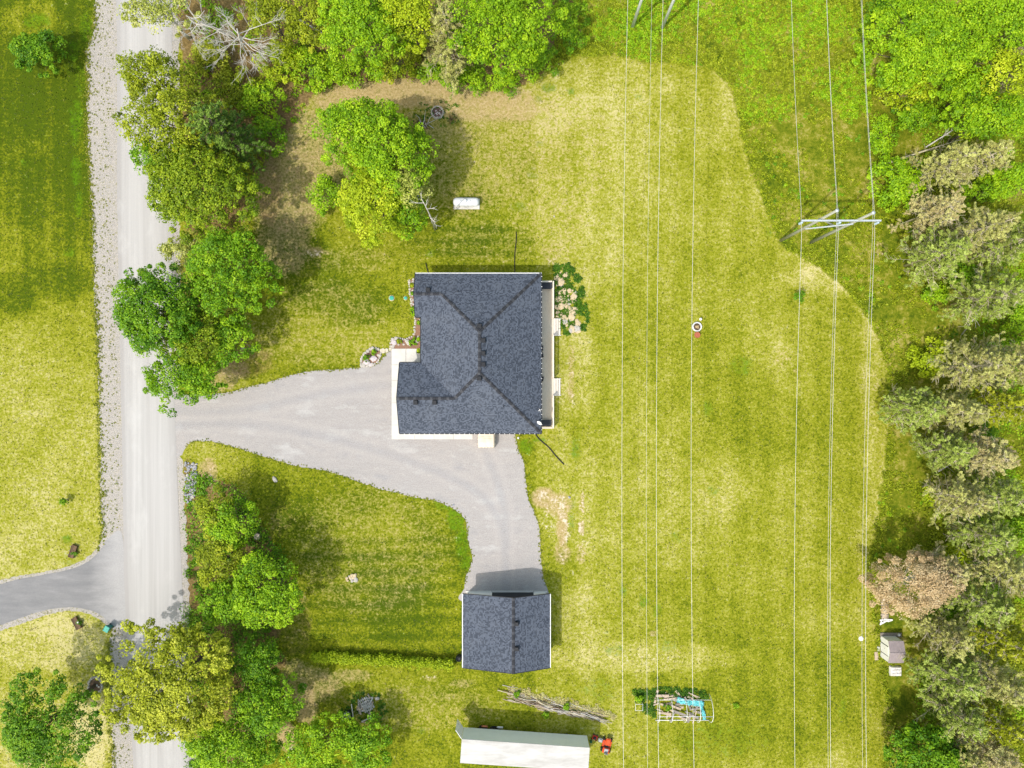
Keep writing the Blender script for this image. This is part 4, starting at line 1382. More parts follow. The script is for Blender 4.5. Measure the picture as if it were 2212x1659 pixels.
# ------------------------------------------------------------------ woods along the top
BT('tree', 'lime', 790, 62, 92, 88, 13, 'bright lime tree at the top edge, left of the grey pine', dens=1.1)
BT('tree', 'yellow', 888, 40, 58, 52, 13, 'yellow-lime treetop touching the top edge beside the grey pine', dens=.9)
PT('pine_tree', 'grey', 965, 75, 58, 88, 12, 'grey-green pine between the lime trees at the top edge', dens=1.4, bare=.12)
BT('tree', 'lime', 1090, 66, 116, 94, 13, 'broad lime tree at the right end of the top woods', dens=1.15)
BT('tree', 'olive', 690, 45, 62, 62, 9, 'olive tree at the top edge behind the white dead tree', dens=.9)
BT('tree', 'olive', 590, 40, 60, 50, 8, 'yellowish tree at the top edge beside the white dead tree', dens=.8)
BT('shrub', 'yellow', 612, 130, 62, 48, 3.6, 'yellow-green shrub in the middle of the top-left thicket', cat='shrub', dens=.8, zc=.5)
BT('shrub', 'lime', 560, 215, 50, 44, 3.2, 'lime shrub at the lower end of the top-left thicket', cat='shrub', dens=.8, zc=.5)
BT('shrub', 'olive', 505, 195, 46, 46, 3.2, 'olive shrub below the white dead tree', cat='shrub', dens=.8, zc=.5)
BT('shrub', 'green', 585, 290, 36, 40, 2.6, 'dark green shrub at the left edge of the brown front lawn', cat='shrub', dens=.8, zc=.5)
BT('shrub', 'olive', 525, 345, 40, 50, 3.0, 'olive shrub between the wide olive tree and the brown lawn', cat='shrub', dens=.7, zc=.5)
BT('shrub', 'lime', 672, 150, 56, 40, 3.4, 'lime shrub left of the bare patch at the edge of the top woods', cat='shrub', dens=.9, zc=.5)
BT('shrub', 'lime', 762, 148, 58, 34, 3.2, 'lime shrub at the wood edge below the bright lime tree', cat='shrub', dens=.9, zc=.5)
BT('shrub', 'olive', 852, 140, 54, 34, 3.2, 'olive shrub at the wood edge left of the grey pine', cat='shrub', dens=.8, zc=.5)
BT('shrub', 'lime', 938, 160, 44, 26, 2.6, 'low lime shrub at the wood edge below the grey pine', cat='shrub', dens=.9, zc=.5)
BT('shrub', 'lime', 1012, 165, 46, 34, 2.8, 'lime shrub bulging onto the dirt right of the grey pine', cat='shrub', dens=.9, zc=.5)
BT('shrub', 'lime', 1082, 178, 34, 22, 2.4, 'small rounded lime shrub at the right end of the dirt strip', cat='shrub', dens=1.2, zc=.5)
BT('shrub', 'green', 1160, 130, 44, 40, 4.0, 'green shrub under the broad lime tree, beside the lawn corner', cat='shrub', dens=1.0, zc=.55)
BT('shrub', 'green', 1232, 62, 34, 56, 3.0, 'dark green shrub left of the topmost power pylon', cat='shrub', dens=.7, zc=.5)
# ------------------------------------------------------------------ the yard trees
BT('tree', 'lime', 772, 290, 92, 82, 13, 'lime yard tree, upper left of the clump north of the house', dens=1.0)
BT('tree', 'lime', 848, 345, 78, 78, 12, 'lime yard tree in the middle of the clump north of the house', dens=1.0)
BT('tree', 'yellow', 808, 440, 82, 76, 11, 'yellowish lime yard tree, lowest of the clump north of the house', dens=1.0)
BT('tree', 'pale', 893, 398, 38, 58, 11, 'pale half-bare yard tree on the propane-tank side of the clump', dens=.5, bark='bark_pale', limbs=26)
BT('tree', 'lime', 880, 462, 44, 42, 9, 'small lime tree at the lower right of the yard clump', dens=.8, limbs=20)
BT('bush', 'lime', 703, 425, 32, 36, 3.4, 'small lime bush just left of the yard tree clump', cat='bush', zc=.5, rzf=.42)
BT('sapling', 'green', 905, 302, 14, 26, 4.2, 'thin green sapling below the stone fire ring', dens=.6, limbs=8)
bare_tree('dead_sapling', (940, 497), (915, 437), 12, 1.7, 'leaning dead sapling at the lower right of the yard trees', seed=23, n_main=6, levels=2, r0=.09)
# ------------------------------------------------------------------ south-west group
BT('tree', 'olive', 470, 1105, 42, 48, 6, 'olive bushy tree just south of the grey rock pile', dens=.9)
BT('tree', 'lime', 503, 1130, 44, 54, 7, 'bright green tree beside the tree stump', dens=1.05)
BT('tree', 'olive', 470, 1215, 52, 58, 7, 'yellow-olive tree by the road, below the stump', dens=.95)
BT('tree', 'lime', 575, 1280, 70, 72, 9, 'lime tree spreading towards the lawn south of the stump', dens=1.1)
BT('tree', 'green', 500, 1300, 60, 50, 8, 'green tree between the golden oak and the lime tree', dens=1.0)
BT('tree', 'gold', 375, 1470, 138, 132, 12, 'large golden-green oak spreading over the road at lower left', dens=1.0, limbs=34, leaf=.25)
BT('tree', 'deep', 560, 1425, 46, 56, 7, 'dark green tree right of the golden oak', dens=1.0)
BT('tree', 'green', 588, 1512, 66, 58, 8, 'green tree beside the bare orange dirt patch', dens=1.05)
BT('tree', 'lime', 480, 1610, 84, 66, 9, 'lime tree at the bottom edge right of the road', dens=1.1)
BT('tree', 'green', 560, 1600, 40, 44, 7, 'small green tree at the bottom edge left of the pipe frame', dens=1.0)
BT('tree', 'lime', 700, 1610, 78, 62, 5.5, 'lime tree at the bottom edge below the scrap wood pile', dens=1.1)
BT('tree', 'green', 792, 1606, 58, 58, 5.2, 'dark leafy tree between the scrap wood pile and the long trailer', dens=1.05)
BT('tree', 'deep', 95, 1568, 104, 102, 11, 'dark green tree rising from the stone ring at bottom left', dens=1.15, trunk_at=(205, 1481), limbs=26)
# ------------------------------------------------------------------ right-hand woods
BT('tree', 'lime', 2000, 95, 128, 116, 12, 'big lime tree at top right beside the power lines', dens=1.1)
BT('tree', 'deep', 1925, 15, 50, 40, 8, 'dark green tree at the top edge right of the power lines', dens=1.0)
BT('tree', 'yellow', 1952, 192, 44, 42, 6, 'pale yellow-green tree in front of the big lime tree', dens=.9, zc=.7)
BT('tree', 'lime', 2130, 55, 90, 62, 12, 'lime treetop at the top right corner', dens=1.05)
BT('tree', 'yellow', 2165, 160, 44, 48, 12, 'yellow treetop against the grey twigs at top right', dens=1.0)
BT('tree', 'green', 2095, 195, 66, 40, 8, 'green tree below the yellow treetop at top right', dens=.9)
BT('tree', 'lime', 2130, 262, 86, 46, 10, 'lime tree at the right edge above the fallen trunks', dens=1.0)
BT('shrub', 'green', 1985, 255, 66, 34, 3, 'green shrub in front of the fallen trunk at upper right', cat='shrub', dens=.8, zc=.5)
BT('bush', 'lime', 1942, 392, 54, 52, 4.2, 'round lime bush right of the wooden pylon', cat='bush', zc=.5, rzf=.4, dens=1.2, leaf=.24)
PT('pine_tree', 'grey', 2055, 355, 62, 56, 10, 'grey half-bare pine behind the round lime bush', dens=1.1, bare=.45)
PT('pine_tree', 'khaki', 2195, 120, 40, 74, 11, 'bare brownish pine at the right edge beside the yellow treetop', dens=1.0, bare=.6)
BT('tree', 'lime', 2175, 395, 52, 42, 9, 'lime tree at the right edge among grey pines', dens=1.0)
PT('pine_tree', 'grey', 2130, 345, 60, 46, 11, 'khaki-grey pine between two lime trees near the right edge', dens=1.1, bare=.4)
PT('pine_tree', 'khaki', 2030, 450, 58, 52, 10, 'tan twiggy pine below the round lime bush', dens=1.1, bare=.5)
PT('pine_tree', 'pine', 2035, 550, 66, 70, 11, 'grey-green pine alone at the clearing edge, level with the pylon foot', dens=1.4, bare=.3)
PT('pine_tree', 'grey', 2130, 490, 60, 56, 12, 'grey pine right of the tan twiggy pine', dens=1.2, bare=.35)
PT('pine_tree', 'pine', 2190, 530, 46, 60, 12, 'greener pine at the right edge, level with the pylon foot', dens=1.2, bare=.2)
PT('pine_tree', 'pine', 2155, 640, 64, 60, 12, 'dense grey-green pine above the leaning bare trunk', dens=1.4, bare=.25)
BT('bush', 'yellow', 2007, 773, 33, 38, 3.0, 'bright yellow-lime round bush in the clearing', cat='bush', zc=.5, rzf=.45, dens=1.3, leaf=.22)
PT('pine_tree', 'grey', 2110, 790, 62, 62, 11, 'brown-grey twiggy pine right of the yellow-lime bush', dens=1.3, bare=.45)
PT('pine_tree', 'grey', 2195, 790, 50, 70, 12, 'grey pine at the right edge behind the brown-grey twiggy pine', dens=1.2, bare=.3)
PT('pine_tree', 'pine', 1985, 885, 60, 56, 9, 'olive pine closest to the mown lawn edge', dens=1.4, bare=.25)
PT('pine_tree', 'gold', 2175, 880, 60, 52, 11, 'yellowish pine near the right edge, level with the house front', dens=1.2, bare=.2)
PT('pine_tree', 'grey', 2075, 885, 52, 46, 10, 'grey pine between the olive pine and the yellowish pine', dens=1.1, bare=.4)
PT('pine_tree', 'pine', 2055, 970, 60, 50, 9, 'green spreading pine at the wood edge below the olive pine', dens=1.3, bare=.15)
PT('pine_tree', 'khaki', 2135, 985, 60, 54, 10, 'brownish bare-limbed pine right of the green spreading pine', dens=1.2, bare=.5)
BT('bush', 'yellow', 2015, 1072, 20, 24, 2.2, 'tiny bright lime bush beside the bare pines', cat='bush', zc=.5, dens=.9, leaf=.22, limbs=6)
PT('pine_tree', 'grey', 2085, 1075, 68, 60, 10, 'grey-brown twiggy pine right of the tiny lime bush', dens=1.3, bare=.5)
PT('pine_tree', 'pine', 2170, 1080, 56, 56, 11, 'green-grey pine at the right edge, level with the tiny lime bush', dens=1.2, bare=.2)
PT('pine_tree', 'pine', 2130, 1160, 66, 50, 10, 'pale grey pine above the grassy gap by the rust-coloured tree', dens=1.2, bare=.35)
BT('dead_leaf_tree', 'rust', 1975, 1262, 94, 62, 9, 'rust-orange tree of dead foliage beside the stacked firewood', dens=1.15, leaf=.16, per=160, bark='bark_pale', cat='tree', limbs=40)
PT('pine_tree', 'khaki', 2042, 1235, 46, 50, 8, 'grey twiggy pine touching the right side of the rust-orange tree', dens=1.1, bare=.5)
PT('pine_tree', 'grey', 2185, 1240, 50, 60, 11, 'grey pine at the right edge, level with the rust-orange tree', dens=1.2, bare=.3)
PT('pine_tree', 'pine', 2135, 1315, 66, 56, 10, 'olive-grey pine right of the metal shed and up', dens=1.2, bare=.25)
PT('pine_tree', 'grey', 2052, 1375, 58, 50, 8.5, 'pinkish grey pine just right of the metal shed', dens=1.2, bare=.35)
PT('pine_tree', 'gold', 2190, 1395, 52, 50, 11, 'yellow-grey pine at the right edge, level with the metal shed', dens=1.2, bare=.25)
PT('pine_tree', 'pine', 2065, 1470, 74, 60, 9.5, 'wide grey-green pine below and right of the metal shed', dens=1.4, bare=.3)
PT('pine_tree', 'grey', 2165, 1480, 60, 60, 11, 'grey pine behind the wide grey-green pine', dens=1.2, bare=.35)
PT('pine_tree', 'pine', 2080, 1555, 62, 56, 10, 'green-grey pine right of the deep green spruce', dens=1.3, bare=.2)
PT('pine_tree', 'gold', 2165, 1565, 56, 50, 11, 'yellowish pine near the bottom right corner', dens=1.2, bare=.2)
PT('pine_tree', 'khaki', 2150, 1635, 66, 46, 10, 'brown-grey pine in the bottom right corner', dens=1.2, bare=.45)
PT('pine_tree', 'grey', 2080, 1640, 44, 40, 9, 'small grey pine at the bottom edge right of the deep green spruce', dens=1.0, bare=.4)
BT('spruce_tree', 'deep', 1990, 1622, 80, 68, 8, 'deep green dense tree at the bottom edge near the shed', dens=1.3, leaf=.24, zc=.55, rzf=.42)
BT('sapling', 'deep', 1727, 643, 12, 12, 1.8, 'tiny dark sapling in the mown lawn under the power lines', cat='sapling', zc=.55, rzf=.4, limbs=5, per=30, dens=.5, leaf=.16, puff=.35)
BT('sapling', 'green', 140, 1083, 9, 7, 1.2, 'tiny green sapling in the lawn west of the road', cat='sapling', zc=.55, rzf=.4, limbs=4, per=26, dens=.5, leaf=.16, puff=.3)


for (a, b_, r1, r2, hh_, kd, lb) in ((2015, 640, 34, 24, 2.2, 'lime', 'low lime bush at the foot of the pine level with the pylon'), (2090, 600, 36, 30, 2.6, 'green', 'green bush between the pines near the leaning trunk'),
                               (2120, 420, 40, 26, 3.0, 'lime', 'lime bush squeezed between grey pines below the upper right limes'), (2195, 700, 34, 40, 3.0, 'lime', 'lime bush at the right edge below the dense pine'),
                               (2120, 930, 30, 22, 2.6, 'green', 'green bush in the gap between pines level with the garage wing'), (2190, 1150, 34, 26, 2.6, 'lime', 'lime bush at the right edge above the rust-coloured tree'),
                               (2060, 1200, 40, 26, 2.2, 'yellow', 'yellow-green bush in the grassy gap beside the rust-coloured tree'), (2040, 1320, 30, 20, 2.2, 'green', 'green bush between the rust-coloured tree and the shed pine'),
                               (1960, 1580, 30, 26, 2.4, 'olive', 'olive bush on top of the deep green tree by the lawn'), (1905, 300, 30, 40, 2.4, 'lime', 'lime bush under the rightmost wires above the pylon')):
    BT('bush', kd, a, b_, r1, r2, hh_, lb, cat='bush', zc=.5, rzf=.45, dens=1.0)

# fallen and leaning trunks on the right
def log(px0, py0, z0, px1, py1, z1, r, label, mat='bark_tan', twigs=10, seed=3):
    rng = np.random.default_rng(seed)
    a = np.array(P3(px0, py0, z0)); b_ = np.array(P3(px1, py1, z1))
    root = thing('fallen_trunk', (a[0], a[1], 0), label, 'fallen tree')
    MB().tube([a, (a + b_) / 2 + np.array([.05, .05, .03]), b_], [r, r * .8, r * .4], 7).build('trunk', MAT[mat], root)
    mb = MB()
    for i in range(twigs):
        p = a + (b_ - a) * rng.uniform(.35, 1)
        d = unit((b_ - a) / np.linalg.norm(b_ - a) * .5 + rng.normal(0, .6, 3)); d[2] = abs(d[2]) * .6
        mb.tube([p, p + d * rng.uniform(.5, 1.4)], [.025, .008], 4, cap=False)
    mb.build('twigs', MAT[mat], root)


log(1895, 360, .2, 2072, 302, 1.6, .13, 'long pale fallen trunk leaning into the upper right woods', twigs=22)
log(2000, 318, .3, 2070, 274, 1.2, .09, 'short grey fallen trunk beside the lime tree at the right', mat='bark_pale', twigs=12, seed=8)
log(2078, 722, .2, 2120, 665, 4.5, .09, 'thin leaning bare trunk at the clearing edge', mat='bark_pale', twigs=26, seed=5)
log(2026, 1018, .25, 2054, 1003, .9, .12, 'short broken pale trunk among the right-hand pines', mat='bark_pale', twigs=5, seed=6)
log(640, 40, .5, 712, 82, 3.0, .12, 'pale fallen trunk in the top-left thicket', mat='bark_pale', twigs=10, seed=9)

# ------------------------------------------------------------------ undergrowth, tall grass, weeds (masses nobody could count)
def scatter(poly, n, rng, avoid=()):
    xs = [p[0] for p in poly]; ys_ = [p[1] for p in poly]
    X = rng.uniform(max(-60, min(xs)), min(2290, max(xs)), n); Y = rng.uniform(max(-60, min(ys_)), min(1730, max(ys_)), n)
    ok = inside(poly, X, Y)
    for a in avoid: ok &= ~inside(a, X, Y)
    return X[ok], Y[ok]


def clump_mass(name, X, Y, rmin, rmax, per, leaf, kind, rng, label, cat, flat=.7, up=.7, zoff=0.0):
    n = len(X)
    c = np.stack([(X - 1106) * K, -(Y - 829.5) * K, np.zeros(n)], -1)
    rc = rng.uniform(rmin, rmax, n)
    dd = unit(rng.normal(size=(n, per, 3)) + np.array([0, 0, .5])); dd[..., 2] = np.abs(dd[..., 2])
    q = rng.uniform(.4, 1, (n, per, 1))
    pos = c[:, None, :] + dd * q * rc[:, None, None] * np.array([1, 1, flat])
    pos[..., 2] = np.maximum(pos[..., 2], .03) + zoff
    nor = unit(dd * .5 + np.array([0, 0, up]) + rng.normal(size=(n, per, 3)) * .45)
    tint = np.clip(rng.normal(.5, .2, (n, 1)) + rng.normal(0, .15, (n, per)), 0, 1).ravel()
    V, Q = leaf_quads(pos.reshape(-1, 3), nor.reshape(-1, 3), rng.uniform(.7, 1.3, n * per) * leaf, rng.uniform(.4, .75, n * per), rng)
    V[:, 2] = np.maximum(V[:, 2], .022)
    o = np_mesh(name, V, Q, LEAF[kind], tint)
    return tag(o, label, cat, kind='stuff')


rng = np.random.default_rng(77)
X, Y = scatter(WOOD_W, 1500, rng)
k = vnoise(X, Y, 45, 5)
clump_mass('thicket_undergrowth', X[k > .48], Y[k > .48], .35, .9, 34, .24, 'lime', rng, 'lime undergrowth covering the floor of the top-left woods', 'undergrowth')
clump_mass('thicket_undergrowth', X[(k > .28) & (k <= .48)], Y[(k > .28) & (k <= .48)], .3, .8, 30, .22, 'olive', rng, 'olive undergrowth patches on the floor of the top-left woods', 'undergrowth')
X, Y = scatter(WOOD_S, 900, rng)
clump_mass('roadside_undergrowth', X, Y, .3, 1.3, 36, .24, 'deep', rng, 'green undergrowth beneath the lower-left roadside trees', 'undergrowth')
UP = [(1195, 170), (1200, -40), (1890, -40), (1885, 120), (1880, 240), (1830, 265), (1790, 215), (1740, 215), (1700, 250), (1640, 270), (1600, 255), (1580, 190), (1545, 152), (1500, 138), (1400, 132), (1330, 118), (1230, 122)]
X, Y = scatter(UP, 9000, rng)
k = vnoise(X, Y, 60, 9) * .7 + .55 * rng.random(len(X)) - .05
clump_mass('meadow_weeds', X[k > .66], Y[k > .66], .2, .5, 17, .20, 'lime', rng, 'lime leafy weeds under the power lines at the top', 'weeds')
clump_mass('meadow_weeds', X[(k > .30) & (k <= .66)], Y[(k > .30) & (k <= .66)], .18, .42, 15, .19, 'olive', rng, 'yellow-olive weeds under the power lines at the top', 'weeds')
rimX, rimY = [], []
ed = catmull(MOWN_EDGE, False, 4)
for (x, y) in ed:
    for kk in range(2):
        d = abs(rng.normal(0, 14)) + 2
        ang = math.atan2(y - 700, x - 1300)
        rimX.append(x + math.cos(ang) * d); rimY.append(y + math.sin(ang) * d)
GRASSY = catmull([(1600, 260), (1700, 250), (1790, 215), (1880, 250), (1900, 320), (1960, 460), (2010, 640), (2070, 720), (2060, 800), (1960, 830), (1925, 900), (1925, 1000), (1990, 1040), (2010, 1120), (2080, 1190), (1950, 1210), (1880, 1200), (1900, 1060),
                  (1918, 900), (1905, 760), (1830, 625), (1700, 530), (1640, 410)], True, 12)
X, Y = scatter(GRASSY, 9500, rng)
k = vnoise(X, Y, 40, 19)
X2 = np.concatenate([X[k > .35], np.array(rimX)]); Y2 = np.concatenate([Y[k > .35], np.array(rimY)])
clump_mass('tall_grass', X2, Y2, .10, .34, 13, .19, 'olive', rng, 'unmown olive grass in the clearing right of the mown lawn', 'grass', flat=.9, up=.35)
X, Y = scatter(GRASSY, 500, rng)
k = vnoise(X, Y, 60, 29)
clump_mass('clearing_weeds', X[k > .55], Y[k > .55], .15, .45, 24, .2, 'green', rng, 'dark green weed clumps in the clearing right of the mown lawn', 'weeds')
RW = [(1990, 260), (2290, 220), (2290, 1700), (2010, 1700), (1975, 1480), (2000, 1400), (2000, 1200), (2030, 1080), (2000, 940), (2070, 800), (2090, 650), (2000, 480)]
X, Y = scatter(RW, 2300, rng)
k = vnoise(X, Y, 70, 39)
clump_mass('wood_undergrowth', X[k > .5], Y[k > .5], .4, 1.3, 34, .22, 'lime', rng, 'green undergrowth between the pines on the right', 'undergrowth')
clump_mass('wood_undergrowth', X[k <= .5], Y[k <= .5], .4, 1.2, 32, .22, 'olive', rng, 'olive undergrowth between the pines on the right', 'undergrowth')
yy = rng.uniform(-40, 1700, 900)
xx = np.interp(yy, [q[0] for q in SHOULDER_L], [q[1] for q in SHOULDER_L]) + rng.normal(1, 4, 900)
ok = ~inside(ASPH, xx, yy) & ~((yy > 1190) & (yy < 1350))
clump_mass('shoulder_grass', xx[ok], yy[ok], .06, .25, 14, .14, 'meadow', rng, 'ragged grass fringe where the west lawn meets the gravel shoulder', 'grass')
# weeds in the gravel shoulder and along the drive edges
yy = rng.uniform(-40, 1700, 1500)
xl = np.interp(yy, [p[0] for p in SHOULDER_L], [p[1] for p in SHOULDER_L]); xr = np.interp(yy, [p[0] for p in ROAD_L], [p[1] for p in ROAD_L])
tt = rng.random(1500) ** 1.7
xx = xl - 5 + (xr - xl - 3) * tt
ok = ~inside(ASPH, xx, yy) & ~((yy > 1150) & (yy < 1350))
clump_mass('shoulder_weeds', xx[ok], yy[ok], .04, .15, 9, .11, 'meadow', rng, 'scattered weeds growing in the gravel shoulder west of the road', 'weeds')
ex_ = []
for poly in (DRIVE_S,):
    for (x, y) in poly:
        if x < 400 or (840 < x < 1112 and 740 < y < 960) or y > 1262: continue
        for kk in range(2):
            ex_.append((x + rng.normal(0, 2.2), y + rng.normal(0, 2.2)))
ex_ = np.array(ex_)
clump_mass('drive_edge_grass', ex_[:, 0], ex_[:, 1], .04, .15, 10, .12, 'meadow', rng, 'ragged grass fringe along the gravel driveway edges', 'grass', zoff=.012)
# lawn tufts: sparse real blades that break up the mown turf
N = 120000
X = rng.uniform(-20, 2000, N); Y = rng.uniform(-20, 1680, N)
ok = ~inside(DRIVE_S, X, Y) & ~inside(ASPH_S, X, Y) & ~inside(HOUSE_FOOT, X, Y) & ~inside(GARAGE_FOOT, X, Y) & ~inside(WOOD_W, X, Y) & ~inside(WOOD_S, X, Y) & ~inside(WILD, X, Y)
sl = np.interp(Y, [p[0] for p in SHOULDER_L], [p[1] for p in SHOULDER_L]); rr_ = np.interp(Y, [p[0] for p in ROAD_R], [p[1] for p in ROAD_R])
ok &= (X < sl - 2) | (X > rr_ + 20)
X, Y = X[ok], Y[ok]
iy = np.clip(np.searchsorted(gy, Y), 0, ny - 1); ix = np.clip(np.searchsorted(gx, X), 0, nx - 1)
dm_ = dirt[iy, ix]; dr_ = np.clip(dry[iy, ix], 0, 1)
ok = rng.random(len(X)) > dm_ * 1.05
X, Y, dr_ = X[ok], Y[ok], dr_[ok]
n = len(X)
C = np.stack([(X - 1106) * K, -(Y - 829.5) * K, rng.uniform(.025, .06, n)], -1)
Nn = unit(np.array([0, 0, 1.0]) + rng.normal(size=(n, 3)) * .45)
V, Q = leaf_quads(C, Nn, rng.uniform(.07, .20, n), rng.uniform(.3, .8, n), rng)
V[:, 2] = np.maximum(V[:, 2], .006)
LEAF['turf'] = leaf_mat('turf_blades', [(0, (.050, .085, .004)), (.35, (.130, .155, .007)), (.65, (.260, .250, .030)), (1, (.46, .39, .14))], .15)
tag(np_mesh('lawn_turf', V, Q, LEAF['turf'], np.clip(dr_ + rng.normal(0, .28, n), 0, 1)), 'short patchy turf of the mown lawns', 'grass', kind='stuff')

# ------------------------------------------------------------------ stones
ROCKS = {}


def rock_mesh(mat, var, flat=.6):
    key = (mat, var, flat)
    if key not in ROCKS:
        r = random.Random(hash((var, 31)) & 0xffff)
        n = 7
        vs = [(0, 0, -.45 * flat)]
        for z, rad in ((-.30, .36), (.02, .50), (.30, .38)):
            for k in range(n):
                a = 2 * math.pi * (k + r.uniform(-.25, .25)) / n
                q = rad * r.uniform(.78, 1.18)
                vs.append((q * math.cos(a), q * math.sin(a), (z + r.uniform(-.06, .06)) * flat))
        vs.append((r.uniform(-.1, .1), r.uniform(-.1, .1), .46 * flat))
        fs = [(0, 1 + (k + 1) % n, 1 + k) for k in range(n)]
        for i in range(2):
            for k in range(n):
                a, b_ = 1 + i * n + k, 1 + i * n + (k + 1) % n
                fs.append((a, b_, b_ + n, a + n))
        fs += [(1 + 2 * n + k, 1 + 2 * n + (k + 1) % n, 3 * n + 1) for k in range(n)]
        me = bpy.data.meshes.new('stone')
        me.from_pydata(vs, [], fs)
        me.materials.append(MAT[mat])
        me.update()
        ROCKS[key] = me
    return ROCKS[key]


RS_ = random.Random(99)


def stone(parent, px, py, size, mat='stone_light', z=0.0, flat=.6, name='stone', asp=None):
    x, y = P(px, py)
    o = bpy.data.objects.new(name, rock_mesh(mat, RS_.randrange(5), flat))
    link(o, parent)
    a = asp or RS_.uniform(.7, 1.0)
    o.matrix_basis = Matrix.Translation((x, y, z + size * flat * .26)) @ Matrix.Rotation(RS_.uniform(0, 6.28), 4, 'Z') @ Matrix.Diagonal((size, size * a, size * .8, 1))
    return o


def plant(kind, px, py, r, h, label, cat='plant', name='garden_plant', per=34, leaf=.14):
    TREE_NO[0] += 1
    rng = np.random.default_rng(900 + TREE_NO[0])
    x, y = P(px, py)
    root = thing(name, (x, y, 0), label, cat)
    V, Q, tint, c = broad_crown(rng, r, r, h * .45, 1.3, leaf, .22, per)
    V = V + np.array([x, y, h * .5]); V[:, 2] = np.maximum(V[:, 2], .04)
    np_mesh('foliage', V, Q, LEAF[kind], tint, root)
    mb = MB()
    for i in range(4):
        a = i * 1.6
        mb.tube([(x, y, -.02), (x + math.cos(a) * r * .5, y + math.sin(a) * r * .5, h * .6)], [.018, .006], 4, cap=False)
    mb.build('stem', MAT['bark'], root)


def flat_poly(name, poly, z0, z1, mat, parent=None):
    return MB().prism([P(*p) for p in poly], z0, z1).build(name, mat, parent)


def bed(name, poly, label, stones, soil='mulch', cat='garden bed', mats=('stone_light',), size=(.22, .38), step=4.6):
    cx = sum(p[0] for p in poly) / len(poly); cy = sum(p[1] for p in poly) / len(poly)
    root = thing(name, (*P(cx, cy), 0), label, cat)
    sm = catmull(poly, True, 5)
    flat_poly('soil', sm, -.05, .06, MAT[soil], root)
    if stones:
        edge = catmull(poly, True, step)
        for i, (x, y) in enumerate(edge):
            if stones is True or stones(x, y):
                stone(root, x + RS_.uniform(-.8, .8), y + RS_.uniform(-.8, .8), RS_.uniform(*size), RS_.choice(mats), .03)
    return root


b1 = bed('garden_bed', [(885, 606), (893, 603), (902, 606), (902, 690), (898, 690), (891, 670), (887, 640)], 'narrow stone-edged flower bed along the upper west wall of the house', lambda x, y: x < 897)
for i in range(8):
    stone(b1, 890 + RS_.uniform(0, 4), 610 + i * 9.5, RS_.uniform(.25, .5), RS_.choice(('stone_light', 'stone_violet', 'stone_light')), .05, .35)
for i, (px, py, kd) in enumerate(((891, 617, 'olive'), (893, 634, 'green'), (892, 668, 'green'), (894, 678, 'lime'))):
    plant(kd, px, py, .26, .4, ['small olive plant at the top of the narrow bed by the west wall', 'dark green plant second in the narrow bed by the west wall', 'dark green plant low in the narrow bed by the west wall',
                                'small lime plant at the bottom of the narrow bed by the west wall'][i])
b2 = bed('garden_bed', [(848, 732), (856, 730), (870, 733), (884, 730), (895, 722), (898, 692), (908, 690), (909, 752), (848, 752)], 'mulched corner bed with stone edging above the concrete apron', lambda x, y: y < 736 or x < 852)
for px, py, s_ in ((882, 740, .85), (851, 734, .5), (856, 731, .45), (849, 748, .5), (868, 739, .3), (872, 744, .3), (901, 738, .45), (903, 728, .35), (861, 744, .3)):
    stone(b2, px, py, s_, 'stone_light', .05, .4)
stone(b2, 852, 740, .7, 'stone_violet', .05, .4)
plant('green', 892, 738, .55, .6, 'dark green shrub in the mulched corner bed by the west wall', 'shrub')
plant('olive', 864, 738, .3, .35, 'small olive plant in the mulched corner bed near the apron')
plant('lime', 905, 733, .22, .4, 'small lime plant against the wall in the mulched corner bed')
plant('lime', 905, 698, .20, .4, 'small lime plant against the wall above the mulched corner bed')
plant('yellow', 905, 758, .22, .5, 'yellow potted plant by the front wall on the apron')
b3 = bed('garden_bed', [(781, 790), (781, 775), (790, 762), (806, 753), (818, 755), (822, 763), (818, 778), (806, 788), (793, 791)], 'stone-ringed island bed at the driveway edge west of the house', True, size=(.28, .5), step=5)
for px, py, s_, mt in ((793, 783, .95, 'stone_violet'), (807, 774, 1.0, 'stone_violet'), (801, 788, .6, 'stone_violet'), (786, 789, .6, 'stone_light'), (797, 788, .5, 'stone_light'), (818, 767, .45, 'stone_light')):
    stone(b3, px, py, s_, mt, .05, .4)
plant('deep', 793, 773, .46, .9, 'small dark conifer in the stone-ringed island bed', 'shrub')
plant('green', 808, 761, .32, .6, 'slim green plant at the top of the stone-ringed island bed')
fl = thing('flagstone_path', (*P(830, 757), 0), 'short row of cream flagstones between the island bed and the apron', 'path')
for poly in ([(820, 755), (828, 752), (832, 755), (831, 763), (822, 763)], [(832, 754), (836, 752), (839, 755), (838, 761), (833, 762)], [(840, 752), (845, 750), (846, 757), (841, 758)]):
    flat_poly('flagstone', poly, .0, .07, MAT['flag'], fl)

# rockery with weeds beside the deck
rk = thing('rockery', (*P(1225, 650), 0), 'patch of tan flat rocks and weeds right of the deck', 'rockery')
RK = [(1200, 592), (1216, 578), (1224, 596), (1232, 612), (1244, 628), (1250, 650), (1254, 672), (1254, 690), (1250, 716), (1236, 722), (1222, 700), (1203, 690)]
r = random.Random(5)
cnt = 0
placed = []
while cnt < 105:
    x, y = r.uniform(1200, 1256), r.uniform(580, 722)
    if not inside(RK, np.array([x]), np.array([y]))[0]: continue
    w = 1.0 if (x - 1200) < (y - 560) * .36 else .35
    if r.random() > w: continue
    s_ = r.choice((.2, .3, .4, .5, .6, .75, .95))
    if any(math.hypot(x - a, y - b_) < (s_ + c_) * 6.2 for a, b_, c_ in placed) and r.random() < .7: continue
    placed.append((x, y, s_))
    stone(rk, x, y, s_, 'stone_tan' if r.random() < .8 else 'stone_light', .0, .32)
    cnt += 1
rng = np.random.default_rng(14)
